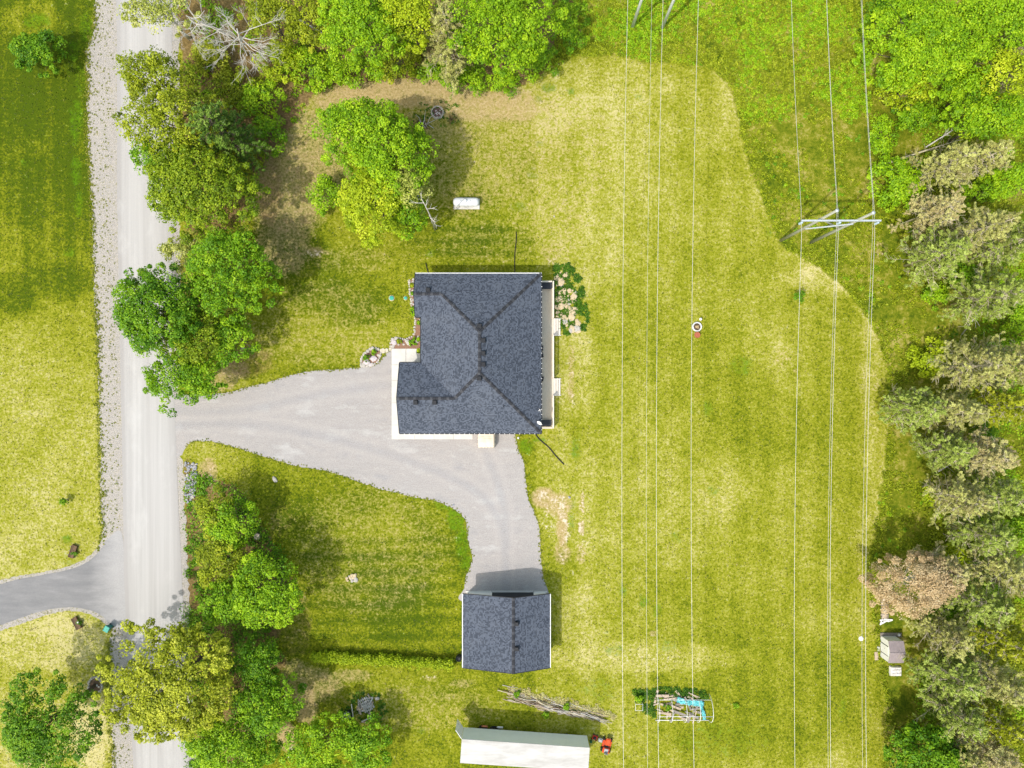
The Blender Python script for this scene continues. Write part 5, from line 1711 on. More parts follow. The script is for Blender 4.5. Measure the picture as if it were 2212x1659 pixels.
X, Y = scatter([(1196, 572), (1228, 566), (1256, 600), (1268, 660), (1276, 690), (1262, 715), (1240, 724), (1214, 724), (1200, 700)], 1500, rng)
k = vnoise(X, Y, 12, 4)
X, Y = X[k > .42], Y[k > .42]
clump_mass('rockery_weeds', X, Y, .10, .32, 16, .17, 'forest', rng, 'dark green weeds growing through the tan rocks beside the deck', 'weeds')

# fire ring and brush
fr = thing('fire_ring', (*P(945, 243), 0), 'round stone fire ring on the bare ground north of the yard trees', 'fire ring')
for ring, (rad, n, z_) in enumerate(((13.2, 22, 0), (12.2, 19, .16))):
    for i in range(n):
        a = 2 * math.pi * i / n + ring * .15
        stone(fr, 945 + rad * math.cos(a), 243 + rad * math.sin(a), RS_.uniform(.19, .27), 'stone_light', z_, .7)
x, y = P(945, 243)
MB().lathe([(0, .05), (.45, .04), (.62, .0)], (x, y, .01), 20).build('ash', MAT['ash'], fr)
for i in range(10):
    stone(fr, 945 + RS_.uniform(-7, 7), 243 + RS_.uniform(-7, 7), RS_.uniform(.12, .24), 'stone_violet', .04, .6)


def brush(px, py, rx, ry, n, label, mat, seed, length=(.6, 1.6), cat='brush pile', hgt=.4, direction=None, name='brush_pile', thick=.022):
    r = random.Random(seed)
    root = thing(name, (*P(px, py), 0), label, cat)
    for i in range(n):
        a = 2 * math.pi * r.random(); q = math.sqrt(r.random())
        x, y = P(px + rx * q * math.cos(a), py + ry * q * math.sin(a))
        t = r.uniform(0, 3.14) if direction is None else direction + r.gauss(0, .22)
        L = r.uniform(*length)
        z = .03 + r.random() * hgt * (1 - q * .7)
        d = Vector((math.cos(t), math.sin(t), r.uniform(-.08, .08) if z > .15 else 0))
        p = Vector((x, y, z))
        bend = Vector((r.uniform(-.1, .1), r.uniform(-.1, .1), .03)) * L
        MB().tube([p - d * L / 2, p + bend, p + d * L / 2], [thick * 1.1, thick * .8, thick * .35], 5).build('branch', MAT[mat], root)
    return root


brush(906, 272, 14, 10, 40, 'dark brush pile just left of the fire ring', 'wood_brown', 41, thick=.02, hgt=.5)
brush(978, 257, 9, 8, 26, 'small dark brush heap just right of the fire ring', 'wood_brown', 42, length=(.4, .9), thick=.018)
brush(918, 262, 16, 9, 7, 'pale cut branches lying across the brush by the fire ring', 'bark_pale', 43, length=(1.2, 2.2), thick=.035)
rng = np.random.default_rng(15)
X, Y = scatter([(900, 225), (935, 215), (990, 225), (992, 262), (960, 275), (930, 262), (895, 285), (888, 262)], 90, rng, )
clump_mass('fire_ring_weeds', X, Y, .1, .3, 14, .15, 'forest', rng, 'dark low growth around the stone fire ring', 'weeds')

# propane tank
x, y = P(1007, 436, .8)
tk = thing('propane_tank', (x, y, 0), 'white propane tank on a concrete pad north of the house', 'gas tank')
MB().box((x, y - .06, .04), (3.02, 1.22, .10), bevel=.01).build('pad', MAT['concrete'], tk)
pr = [(0, -1.52), (.20, -1.49), (.36, -1.40), (.47, -1.27), (.50, -1.12), (.50, 1.12), (.47, 1.27), (.36, 1.40), (.20, 1.49), (0, 1.52)]
shell = MB().lathe(pr, (x, y, .72), 24, 'x').build('shell', MAT['tank'], tk)
MB().lathe([(.0, .30), (.10, .295), (.17, .27), (.20, .22), (.20, .0)], (x - .08, y, 1.16), 18).build('dome_lid', MAT['tank'], tk)
for dx in (-.62, .5):
    MB().lathe([(0, .06), (.05, .06), (.05, 0)], (x + dx, y, 1.20), 10).build('fitting', MAT['galv'], tk)
for dx in (-1, 1):
    MB().box((x + dx, y, .16), (.16, .72, .22), bevel=.01).build('leg', MAT['tank'], tk)

# septic lids
for px, rr2, lb in ((846, .27, 'larger green septic lid in the lawn west of the house'), (876, .20, 'smaller green septic lid close to the west flower bed')):
    x, y = P(px, 644)
    t_ = thing('septic_lid', (x, y, 0), lb, 'lid', 'green septic lids')
    MB().lathe([(0, .10), (rr2 * .85, .10), (rr2, .08), (rr2, 0)], (x, y, 0), 22).build('cover', MAT['teal_plastic'], t_)
    mb = MB()
    for i in range(3):
        a = i * math.pi / 3
        mb.box((x, y, .105), (rr2 * 1.6, .03, .02 + i * .001), a)
    mb.build('ribs', MAT['teal_plastic'], t_)
    MB().lathe([(rr2 * 1.3, .0), (rr2 * 1.3, .02), (rr2 * 1.01, .03)], (x, y, 0), 22).build('sand_collar', MAT['stone_tan'], t_)


# downspout drain pipes
def pipe(pts, label, r=.055):
    pts = catmull(pts, False, 4)
    root = MB().tube([(*P(a, b_), r) for a, b_ in pts], r, 8)
    o = root.build('drain_pipe', MAT['pipe_black'])
    tag(o, label, 'pipe', 'black drain pipes from the house')


pipe([(920, 568), (922, 578), (926, 592)], 'short black drain pipe at the north-west corner of the house')
pipe([(1115, 501), (1115, 520), (1112, 550), (1112, 592)], 'straight black drain pipe running north from the house')
pipe([(1154, 930), (1160, 943), (1172, 955), (1185, 966), (1200, 984), (1218, 1003)], 'curved black drain pipe running from the south-east corner of the house', .065)

# planter ring, pot, ball
x, y = P(1505, 706)
t_ = thing('ring_planter', (x, y, 0), 'white ring planter filled with soil under the power lines', 'planter')
MB().lathe([(.41, .0), (.55, .0), (.58, .10), (.56, .24), (.49, .28), (.42, .24), (.41, .0)], (x, y, 0), 26).build('ring', MAT['white_rubber'], t_)
MB().lathe([(0, .14), (.41, .12), (.42, .0)], (x, y, 0), 20).build('soil', MAT['soil'], t_)
plant('rust', 1505, 706, .14, .3, 'withered plant inside the white ring planter', leaf=.10)
x, y = P(1504.5, 724)
t_ = thing('flower_pot', (x, y, 0), 'terracotta pot touching the white ring planter', 'pot')
MB().lathe([(.22, 0), (.30, .34), (.35, .34), (.35, .42), (.28, .42), (.27, .36), (.0, .36)], (x, y, 0), 22).build('pot', MAT['terracotta'], t_)
MB().lathe([(0, .385), (.272, .375)], (x, y, 0), 18).build('soil', MAT['terracotta'], t_)
x, y = P(1511.5, 690)
t_ = thing('marker_post', (x, y, 0), 'small white capped marker post above the ring planter', 'post')
MB().lathe([(.10, 0), (.10, .42)], (x, y, 0), 12).build('post', MAT['white_paint'], t_)
MB().lathe([(.16, .40), (.17, .44), (.13, .53), (0, .56)], (x, y, 0), 14).build('cap', MAT['white_paint'], t_)
x, y = P(1119.5, 945)
t_ = thing('garden_light', (x, y, 0), 'small white globe light at the south-east corner of the house', 'lamp')
MB().tube([(x, y, 0), (x, y, .5)], .025, 8).build('post', MAT['dark_metal'], t_)
MB().lathe([(0, .46), (.08, .48), (.13, .58), (.08, .68), (0, .71)], (x, y, 0), 14).build('globe', MAT['white_paint'], t_)

# cream covered machine by the south wall
x0_, y0_ = P(1031.5, 968, .9); x1_, y1_ = P(1069.5, 922, .9)
cx, cy = (x0_ + x1_) / 2, (y0_ + y1_) / 2
cv_ = thing('covered_cart', (cx, cy, 0), 'cream cloth-covered cart parked against the south wall of the house', 'covered cart')
n = 26
vs, fs = [], []
wx, wy = (x1_ - x0_) / 2, (y1_ - y0_) / 2
for j in range(n + 1):
    for i in range(n + 1):
        u, v_ = 2 * i / n - 1, 2 * j / n - 1
        m_ = max(abs(u), abs(v_))
        top = 1.28 + .14 * (v_ < .1) * (1 - abs(v_ + .45)) - .05 * u * u
        if m_ > .86:
            k = (m_ - .86) / .14
            top *= (1 - k ** 2.2 * .96)
            ang = math.atan2(v_, u) * 9
            ss = 1 + .035 * math.sin(ang * 2.1) * k
        else: ss = 1
        top += .015 * math.sin(9 * u + 4 * v_) + .012 * math.sin(13 * v_ - 3 * u)
        vs.append((cx + u * wx * ss, cy + v_ * wy * ss, max(top, .03)))
for j in range(n):
    for i in range(n):
        a = j * (n + 1) + i
        fs.append((a, a + 1, a + n + 2, a + n + 1))
MB().add(vs, fs, True).build('cover', MAT['cream_cover'], cv_)
MB().tube([(cx - wx * .82, cy - .12, 1.345), (cx, cy - .12, 1.405), (cx + wx * .82, cy - .12, 1.345)], .02, 6).build('seam', MAT['cream_cover'], cv_)
mb = MB()
for i in range(4):
    mb.lathe([(.06, -.07), (.20, -.07), (.21, 0), (.20, .07), (.06, .07)], (cx + (-.6 if i % 2 else .6), cy + (-.75 if i < 2 else .75), .21), 14, 'x')
mb.build('wheels', MAT['tyre'], cv_)

# ------------------------------------------------------------------ power line structures
def pylon(b1_, b2_, mats, label, ctr_arm_z=11.4, top=14.4, arm_half=4.0):
    (xa, ya), (xb, yb) = P(*b1_), P(*b2_)
    cxx, cyy = (xa + xb) / 2, (ya + yb) / 2
    root = thing('power_pylon', (cxx, cyy, 0), label, 'pylon', 'two-pole power pylons')
    for (x, y) in ((xa, ya), (xb, yb)):
        MB().tube([(x, y, -.3), (x, y, top * .5), (x, y, top)], [.19, .155, .12], 12).build('pole', MAT[mats], root)
    MB().box((cxx, cyy - .20, ctr_arm_z), (arm_half * 2, .16, .22)).build('crossarm', MAT['galv'], root)
    MB().beam((xa, ya - .18, 7.0), (xb, yb - .18, 10.3), .12, .14).build('brace', MAT['galv'], root)
    MB().beam((xa, ya + .18, 10.3), (xb, yb + .18, 7.0), .10, .12).build('brace', MAT[mats], root)
    for dx in (-arm_half + .15, 0, arm_half - .15):
        mb = MB()
        mb.tube([(cxx + dx, cyy - .32, ctr_arm_z - .08), (cxx + dx, cyy - .32, ctr_arm_z - .92)], .025, 6)
        mb.lathe([(.03, 0), (.13, .03), (.04, .10)] * 7 and [p for k in range(7) for p in ((.04, -.12 - k * .105), (.135, -.16 - k * .105), (.04, -.20 - k * .105))], (cxx + dx, cyy - .32, ctr_arm_z), 12)
        mb.build('insulator', MAT['glass_ins'], root)
    for (x, y) in ((xa, ya), (xb, yb)):
        MB().lathe([(.18, -.06), (.18, .02), (.0, .07)], (x, y, top), 12).build('pole_cap', MAT['galv'], root)
    return cxx, cyy


pylon((1686.7, 519.5), (1751.7, 523.5), 'pole_wood', 'weathered wooden two-pole pylon in the clearing at right')
pylon((1366, 58.5), (1430, 60.5), 'pole_grey', 'pale grey two-pole pylon cut off by the top edge')


def wire(X, zf, label, r, y0=-95, y1=95, group='power lines over the lawn'):
    pts = [(X * K, y, zf(y)) for y in np.linspace(y0, y1, 70)]
    o = MB().tube(pts, r, 5).build('power_line', MAT['wire'])
    tag(o, label, 'power line', group)


def fit3(X, obs):
    """parabola z(y) through three sightings (image x, image y in plan units)"""
    ys_, zs_ = [], []
    for px, py in obs:
        fct = X / (px - 1106)
        ys_.append(-(py - 829.5) * K * fct); zs_.append((1 - fct) * H)
    c_ = np.polyfit(ys_, zs_, 2)
    return lambda y: float(max(4.0, min(np.polyval(c_, y), 24)))


# left circuit: three conductors and an earth wire
wire(219, fit3(219, ((1356, 0), (1344, 829), (1347, 1659))), 'leftmost white conductor of the left power line', .018)
wire(285, fit3(285, ((1432.3, 0), (1418.5, 829), (1422.8, 1659))), 'middle thick conductor of the left power line', .018)
wire(352, fit3(352, ((1508.7, 0), (1493.5, 829), (1499.2, 1659))), 'rightmost thick conductor of the left power line', .018)
wire(260, fit3(260, ((1408, 0), (1397, 829), (1399, 1659))), 'thin earth wire left of the middle conductor of the left power line', .0105)


def span(zt, ycr, zs_min, ys0, zn_min, yn0):
    def f_(y):
        if y <= ycr:
            c_ = (zt - zs_min) / (ycr - ys0) ** 2
            return min(zs_min + c_ * (y - ys0) ** 2, 16)
        c_ = (zt - zn_min) / (ycr - yn0) ** 2
        return min(zn_min + c_ * (y - yn0) ** 2, 16)
    return f_


ycr = -(521.5 - 829.5) * K - .3
for X, lb in ((547.6, 'left conductor of the right power line, hung from the wooden pylon'), (617.0, 'middle conductor of the right power line, hung from the wooden pylon'), (686.0, 'right conductor of the right power line, nearest the woods')):
    wire(X, span(10.45, ycr, 8.45, -27, 6.5, 70), lb, .017)
wire(580.7, span(14.4, ycr + .3, 12.3, -27, 11.0, 66), 'thin earth wire beside the middle conductor of the right power line', .0105)
wire(645.7, span(14.4, ycr + .3, 12.1, -27, 10.8, 66), 'thin earth wire beside the right conductor nearest the woods', .0105)

# ------------------------------------------------------------------ long white trailer
za, zb = 1.1, 3.9
A0 = np.array(P(998, 1597, zb)); A1 = np.array(P(1273.5, 1615.5, zb)); B0 = np.array(P(995.5, 1647, zb))
ux_ = (A1 - A0); Lx = np.linalg.norm(ux_); ux_ /= Lx
uy_ = np.array([ux_[1], -ux_[0]])
Wd = 2.6
Mt = Matrix(((ux_[0], -uy_[0], 0, A0[0]), (ux_[1], -uy_[1], 0, A0[1]), (0, 0, 1, 0), (0, 0, 0, 1)))
tr_ = thing('box_trailer', (A0[0] + ux_[0] * Lx / 2 + uy_[0] * 1.3, A0[1] + ux_[1] * Lx / 2 + uy_[1] * 1.3, 0), 'long white box trailer at the bottom edge beside the mowers', 'trailer')
MB(Mt).box((Lx / 2, -Wd / 2, (za + zb) / 2), (Lx, Wd, zb - za - .06)).build('body', MAT['trailer_wall'], tr_)
MB(Mt).box((Lx / 2, -Wd / 2, zb), (Lx + .06, Wd + .06, .06), bevel=.02).build('roof', MAT['trailer_roof'], tr_)
mb = MB(Mt)
nrib = 52
for i in range(nrib):
    for yo in (.012, -Wd - .012):
        mb.box((Lx * (i + .5) / nrib, yo, (za + zb) / 2), (.06, .03, zb - za - .16))
mb.build('wall_ribs', MAT['trailer_wall'], tr_)['kind'] = 'stuff'
mb = MB(Mt)
for i in range(13):
    mb.box((Lx * (i + .5) / 13, -Wd / 2, zb + .032), (.05, Wd - .1, .014))
mb.build('roof_bows', MAT['trailer_roof'], tr_)
MB(Mt).box((Lx / 2, -Wd / 2, za - .1), (Lx - .3, Wd - .7, .22)).build('chassis', MAT['dark_metal'], tr_)
for i, xo in enumerate((2.2, 3.5)):
    for yo in (-.25, -Wd + .25):
        MB(Mt).lathe([(.18, -.14), (.44, -.14), (.5, -.08), (.5, .08), (.44, .14), (.18, .14), (.18, -.14)], (xo, yo, .5), 20, 'y').build('wheel', MAT['tyre'], tr_)
for yo in (-.5, -Wd + .5):
    MB(Mt).box((Lx - 2.2, yo, .5), (.14, .14, 1.0)).build('landing_leg', MAT['dark_metal'], tr_)
Mdoor = Mt @ Matrix.Translation((0, 0, 0)) @ Matrix.Rotation(math.radians(128), 4, 'Z')
MB(Mdoor).box((.62, .04, (za + zb) / 2), (1.2, .05, zb - za - .1)).build('door', MAT['white_paint'], tr_)
for px, py, mt, lb in ((1047, 1569.5, 'tyre_orange', 'orange tyre leaning on the north side of the trailer'), (1080, 1571.5, 'white_rubber', 'white tyre leaning on the north side of the trailer')):
    x, y = P(px, py, .4)
    a = math.atan2(ux_[1], ux_[0])
    M_ = Matrix.Translation((x, y, .38)) @ Matrix.Rotation(a, 4, 'Z') @ Matrix.Rotation(math.radians(-28), 4, 'X')
    t_ = thing('spare_tyre', (x, y, 0), lb, 'tyre')
    MB(M_).lathe([(.20, -.09), (.33, -.10), (.38, -.05), (.38, .05), (.33, .10), (.20, .09), (.20, -.09)], (0, 0, 0), 22, 'y').build('tyre', MAT[mt], t_)


# ------------------------------------------------------------------ mowers
def wheel(M, c, r, w, parent, rim='seat_grey'):
    o = MB(M).lathe([(r * .5, -w / 2), (r * .9, -w / 2), (r, -w / 4), (r, w / 4), (r * .9, w / 2), (r * .5, w / 2), (r * .5, -w / 2)], c, 18, 'y').build('wheel', MAT['tyre'], parent)
    MB(M).lathe([(0, -w * .35), (r * .5, -w * .4), (r * .5, w * .4), (0, w * .35)], c, 12, 'y').build('rim', MAT[rim], o)


x, y = P(1310, 1606)
M = Matrix.Translation((x, y, 0)) @ Matrix.Rotation(math.radians(76), 4, 'Z')
mw = thing('ride_on_mower', (x, y, 0), 'orange ride-on mower with pale seat right of the trailer', 'mower')
MB(M).box((.48, 0, .58), (.80, .56, .36), bevel=.10).build('hood', MAT['orange_paint'], mw)
MB(M).box((-.10, 0, .36), (1.5, .42, .12), bevel=.02).build('chassis', MAT['dark_metal'], mw)
MB(M).box((-.55, 0, .55), (.62, .82, .20), bevel=.08).build('rear_fender', MAT['orange_paint'], mw)
MB(M).box((-.50, 0, .72), (.44, .46, .10), bevel=.04).build('seat', MAT['seat_grey'], mw)
MB(M).box((-.74, 0, .92), (.10, .44, .40), bevel=.04).build('backrest', MAT['seat_grey'], mw)
MB(M).box((.05, 0, .20), (.85, 1.06, .14), bevel=.05).build('cutting_deck', MAT['orange_paint'], mw)
for sx, r_, w_ in ((.62, .19, .16), (-.58, .27, .24)):
    for s_ in (-1, 1):
        wheel(M, (sx, s_ * .44, r_), r_, w_, mw)
mb = MB(M); mb.tube([(.10, 0, .6), (-.02, 0, .88)], .03, 6)
mb.tube([(-.03 + .07 * math.cos(t), .17 * math.sin(t), .90 + .16 * math.cos(t) * .4) for t in [k * math.pi / 8 for k in range(16)]], .018, 6, closed=True)
mb.build('steering_wheel', MAT['dark_metal'], mw)
for s_ in (-1, 1):
    MB(M).lathe([(0, .03), (.06, .02), (.07, 0)], (.86, s_ * .16, .60), 10, 'x').build('headlight', MAT['white_paint'], mw)
x, y = P(1289, 1593)
M = Matrix.Translation((x, y, 0)) @ Matrix.Rotation(math.radians(160), 4, 'Z')
mw = thing('push_mower', (x, y, 0), 'red and black push mower with grey grass bag at the trailer corner', 'mower')
MB(M).box((.25, 0, .22), (.62, .52, .16), bevel=.06).build('cutting_deck', MAT['red_paint'], mw)
MB(M).box((.28, 0, .38), (.32, .30, .18), bevel=.05).build('engine', MAT['dark_metal'], mw)
for sx in (.02, .48):
    for s_ in (-1, 1):
        wheel(M, (sx, s_ * .29, .12), .12, .07, mw)
MB(M).tube([(.0, -.22, .28), (-.75, -.22, .95), (-.75, .22, .95), (.0, .22, .28)], .016, 6).build('handle', MAT['dark_metal'], mw)
MB(M).box((-.42, 0, .34), (.55, .44, .36), bevel=.12).build('grass_bag', MAT['seat_grey'], mw)
x, y = P(1276, 1600)
t_ = thing('fuel_can', (x, y, 0), 'dark green fuel can against the end of the trailer', 'can')
MB().box((x, y, .22), (.30, .22, .40), bevel=.04).build('body', MAT['green_paint'], t_)
MB().tube([(x - .08, y, .42), (x - .05, y, .50), (x + .06, y, .50), (x + .09, y, .42)], .02, 6).build('handle', MAT['green_paint'], t_)
MB().tube([(x + .10, y, .42), (x + .14, y, .54)], .025, 8).build('spout', MAT['dark_metal'], t_)

# ------------------------------------------------------------------ collapsed hoop greenhouse
def T7(tx, ty): return (1106 + tx * .25, 1244.25 + ty * .25)


gh = thing('hoop_frame', (*P(1476, 1527), 0), 'white pipe hoop frame of a wrecked greenhouse over scrap', 'greenhouse frame')
yn, ysd = P(*T7(1300, 1012))[1], P(*T7(1300, 1245))[1]
hoops = [T7(1248, 0)[0], T7(1358, 0)[0], T7(1478, 0)[0], T7(1592, 0)[0], T7(1700, 0)[0]]
rad = (yn - ysd) / 2; ymid = (yn + ysd) / 2
def hoop_pt(px, t, lean):      # t 0 north foot .. pi south foot
    xx = (px - 1106) * K
    return (xx + lean * math.sin(t), ymid + rad * math.cos(t), 1.95 * math.sin(t) + .02)
for i, px in enumerate(hoops):
    a0 = 0.0 if i in (0, 4) else .55
    pts = [hoop_pt(px, a0 + (math.pi - a0) * k / 14, .0) for k in range(15)]
    MB().tube(pts, .030, 6).build('hoop', MAT['white_paint'], gh)
for t in (.62, 1.75, math.pi - .02):
    a = hoop_pt(hoops[0] - 2, t, 0); b_ = hoop_pt(hoops[-1] + 1, t, 0)
    MB().tube([a, ((a[0] + b_[0]) / 2, (a[1] + b_[1]) / 2, (a[2] + b_[2]) / 2 - .05), b_], .030 if t < 3 else .045, 6).build('rail', MAT['white_paint'], gh)
# debris inside
sc = thing('scrap_wood_heap', (*P(1460, 1528), 0), 'heap of grey and tan boards inside the white hoop frame', 'wood heap')
r = random.Random(17)
for i in range(46):
    tx, ty = r.uniform(1240, 1640), r.uniform(1020, 1230)
    x, y = P(*T7(tx, ty))
    L = r.uniform(.5, 1.7); a = r.choice((0, .15, -.4, 1.2, 2.6)) + r.gauss(0, .15)
    z = .05 + .16 * r.random()
    MB().box((x, y, z), (L, r.uniform(.09, .26), .035 + .001 * i), a).build('board', MAT['wood_tan' if tx < 1370 or r.random() < .35 else 'wood_grey'], sc)
x, y = P(*T7(1295, 1025)); MB().box((x, y, .34), (1.5, .30, .05), .0).build('board', MAT['wood_tan'], sc)
x, y = P(*T7(1512, 1090)); MB().box((x, y, .36), (1.7, .20, .05), -1.15).build('board', MAT['wood_grey'], sc)
x, y = P(*T7(1440, 1170)); MB().box((x, y, .40), (1.6, .22, .05), -.35).build('board', MAT['wood_grey'], sc)


def tarp(pts_t, label, seed, wdt=.55):
    r = random.Random(seed)
    path = catmull([T7(*p) for p in pts_t], False, 2.5)
    path = [P(*p) for p in path]
    vs, fs = [], []
    m_ = 9
    for i, (x, y) in enumerate(path):
        q = path[min(i + 1, len(path) - 1)]; p = path[max(i - 1, 0)]
        dx, dy = q[0] - p[0], q[1] - p[1]; l = math.hypot(dx, dy) + 1e-6
        w = wdt * (.7 + .5 * r.random())
        for k in range(m_):
            s_ = (k / (m_ - 1) - .5) * w
            vs.append((x - dy / l * s_ + r.uniform(-.03, .03), y + dx / l * s_ + r.uniform(-.03, .03), .42 + r.uniform(-.09, .09) - .25 * (abs(s_) / w) ** 2))
    for i in range(len(path) - 1):
        for k in range(m_ - 1):
            a = i * m_ + k
            fs.append((a, a + 1, a + m_ + 1, a + m_))
    o = MB().add(vs, fs, False).build('torn_tarp', MAT['teal_tarp'])
    md = o.modifiers.new('thick', 'SOLIDIFY'); md.thickness = .012
    tag(o, label, 'tarp')


tarp([(1420, 1055), (1480, 1075), (1560, 1085), (1650, 1095)], 'torn turquoise tarp lying across the top of the hoop frame scrap', 3, .62)
tarp([(1628, 1110), (1640, 1150), (1650, 1190), (1655, 1230)], 'torn turquoise tarp strip hanging down the right side of the hoop frame', 4, .36)
x, y = P(*T7(1090, 1112))
cf = thing('pipe_cube_frame', (x, y, 0), 'small open white pipe frame left of the greenhouse wreck', 'frame')
hx, hy, hz_ = .42, .36, .7
for sx in (-1, 1):
    for sy_ in (-1, 1):
        MB().tube([(x + sx * hx, y + sy_ * hy, 0), (x + sx * hx, y + sy_ * hy, hz_)], .025, 6).build('leg', MAT['white_paint'], cf)
MB().tube([(x - hx, y - hy, hz_), (x + hx, y - hy, hz_), (x + hx, y + hy, hz_), (x - hx, y + hy, hz_)], .027, 6, closed=True).build('top_rail', MAT['white_paint'], cf)
plant('lime', *T7(1085, 1050), .55, .9, 'lime bush growing beside the small white pipe frame', 'bush', leaf=.18)
rng = np.random.default_rng(31)
X, Y = scatter([T7(*p) for p in ((1040, 985), (1300, 960), (1690, 985), (1700, 1060), (1640, 1080), (1240, 1060), (1235, 1230), (1130, 1170), (1120, 1060), (1040, 1040))], 900, rng)
clump_mass('greenhouse_weeds', X, Y, .12, .36, 18, .17, 'forest', rng, 'dark weeds around the wrecked hoop greenhouse', 'weeds')
plant('green', *T7(1340, 1120), .42, .5, 'green weed clump among the boards inside the hoop frame', 'weed', leaf=.16)
plant('green', *T7(1930, 1115), .36, .35, 'single dark weed tuft in the lawn right of the hoop frame', 'weed', leaf=.15)

# brush row between garage and trailer
br_ = thing('brush_row', (*P(1205, 1522), 0), 'long row of cut branches and dry brush north of the trailer', 'brush pile')
r = random.Random(8)
dirb = math.atan2(-(1240 - 1030), 780)
for i in range(190):
    u = r.random()
    tx, ty = -30 + 820 * u, 1030 + 205 * u
    off = r.gauss(0, 26) * (1.15 - .5 * u)
    x, y = P(*T7(tx + off * .25, ty + off))
    L = r.uniform(.9, 2.6); a = dirb + r.gauss(0, .16)
    z = .04 + .4 * r.random() * math.exp(-(off / 30) ** 2)
    d = Vector((math.cos(a), math.sin(a), 0)); p = Vector((x, y, z)); tk_ = r.uniform(.022, .060)
    MB().tube([p - d * L / 2, p + Vector((r.uniform(-.08, .08), r.uniform(-.08, .08), .04)), p + d * L / 2], [tk_, tk_ * .8, tk_ * .4], 5).build('branch', MAT[r.choice(('bark_tan', 'wood_tan', 'bark_pale', 'wood_brown'))], br_)
rng = np.random.default_rng(33)
u = rng.random(520)
Xb = T7(-30, 0)[0] + 230 * u + rng.normal(0, 2, 520); Yb = 1244.25 + (1005 + 215 * u) * .25 + np.abs(rng.normal(0, 6, 520)) * np.where(rng.random(520) < .7, -1, .6)
clump_mass('brush_dry_grass', Xb, Yb, .1, .3, 14, .18, 'khaki', rng, 'dry grass matted into the brush row north of the trailer', 'grass')
for tx, ty, lb in ((470, 1115, 'dark green weed clump on the middle of the brush row'), (290, 1190, 'lime weed clump below the brush row, nearest the trailer'), (50, 1010, 'green weed clump at the left end of the brush row')):
    plant('green' if tx != 290 else 'lime', *T7(tx, ty), .38, .5, lb, 'weed', leaf=.17)

# ------------------------------------------------------------------ scrap pile and crate below the hedge
def T6(tx, ty): return (553 + tx * .25, 1244.25 + ty * .25)


sp_ = thing('scrap_timber_pile', (*P(*T6(940, 1110)), 0), 'pile of weathered lattice and timber offcuts beside the lower trees', 'wood pile')
r = random.Random(4)
x, y = P(*T6(955, 1100)); rot = math.radians(-62)
for i in range(5):
    M_ = Matrix.Translation((x, y, .35)) @ Matrix.Rotation(rot, 4, 'Z')
    MB(M_).box((0, -.44 + i * .22, 0), (1.7, .07, .05)).build('slat', MAT['bark_pale'], sp_)
for i in range(5):
    M_ = Matrix.Translation((x, y, .40)) @ Matrix.Rotation(rot, 4, 'Z')
    MB(M_).box((-.7 + i * .35, 0, 0), (.07, 1.05, .05)).build('slat', MAT['bark_pale'], sp_)
for i in range(34):
    tx, ty = r.gauss(940, 48), r.gauss(1120, 52)
    xx_, yy_ = P(*T6(tx, ty))
    MB().box((xx_, yy_, .06 + .22 * r.random()), (r.uniform(.4, 1.3), r.uniform(.06, .2), .04 + .0008 * i), r.choice((.2, -1.1, 1.9, 1.3)) + r.gauss(0, .25)).build('board', MAT[r.choice(('wood_grey', 'bark_pale', 'wood_tan'))], sp_)
xx_, yy_ = P(*T6(838, 1160)); MB().box((xx_, yy_, .30), (1.7, .09, .09), math.radians(98)).build('board', MAT['bark_pale'], sp_)
t_ = thing('boulder', (*P(*T6(1050, 1055)), 0), 'pale boulder at the right end of the scrap timber pile', 'boulder'); stone(t_, *T6(1050, 1055), .55, 'stone_light', 0, .8)
x, y = P(*T6(782, 1200))
ct = thing('crate', (x, y, 0), 'black crate of grey blocks beside the scrap timber pile', 'crate')
M_ = Matrix.Translation((x, y, 0)) @ Matrix.Rotation(math.radians(20), 4, 'Z')
mb = MB(M_)
for s_ in (-1, 1):
    mb.box((s_ * .58, 0, .22), (.05, 1.0, .42)); mb.box((0, s_ * .48, .221), (1.11, .05, .42))
mb.box((0, 0, .05), (1.1, .9, .05)); mb.build('box', MAT['dark_metal'], ct)
for i in range(3):
    for j in range(2):
        MB(M_).box((-.36 + i * .36, -.22 + j * .44, .26), (.30, .36, .36), bevel=.03).build('block', MAT['stone_grey'], ct)
rng = np.random.default_rng(35)
X, Y = scatter([T6(*p) for p in ((800, 1020), (900, 1000), (1060, 1010), (1150, 1180), (1080, 1260), (700, 1240), (680, 1180), (790, 1120))], 150, rng)
clump_mass('scrap_weeds', X, Y, .1, .35, 16, .18, 'forest', rng, 'dark green weeds around the scrap timber pile', 'weeds')
pf = thing('pipe_rack', (*P(*T6(320, 1520)), 0), 'bent white pipe rack among the trees at the bottom edge', 'pipe rack')
zz = .9
MB().tube([(*P(*T6(280, 1570)), .0), (*P(*T6(285, 1505), zz), zz), (*P(*T6(315, 1470), zz), zz), (*P(*T6(360, 1480), zz), zz), (*P(*T6(362, 1500)), 0)], .03, 6).build('pipe', MAT['white_paint'], pf)
MB().tube([(*P(*T6(296, 1500), zz), zz - .06), (*P(*T6(350, 1492), zz), zz - .06)], .025, 6).build('pipe', MAT['white_paint'], pf)

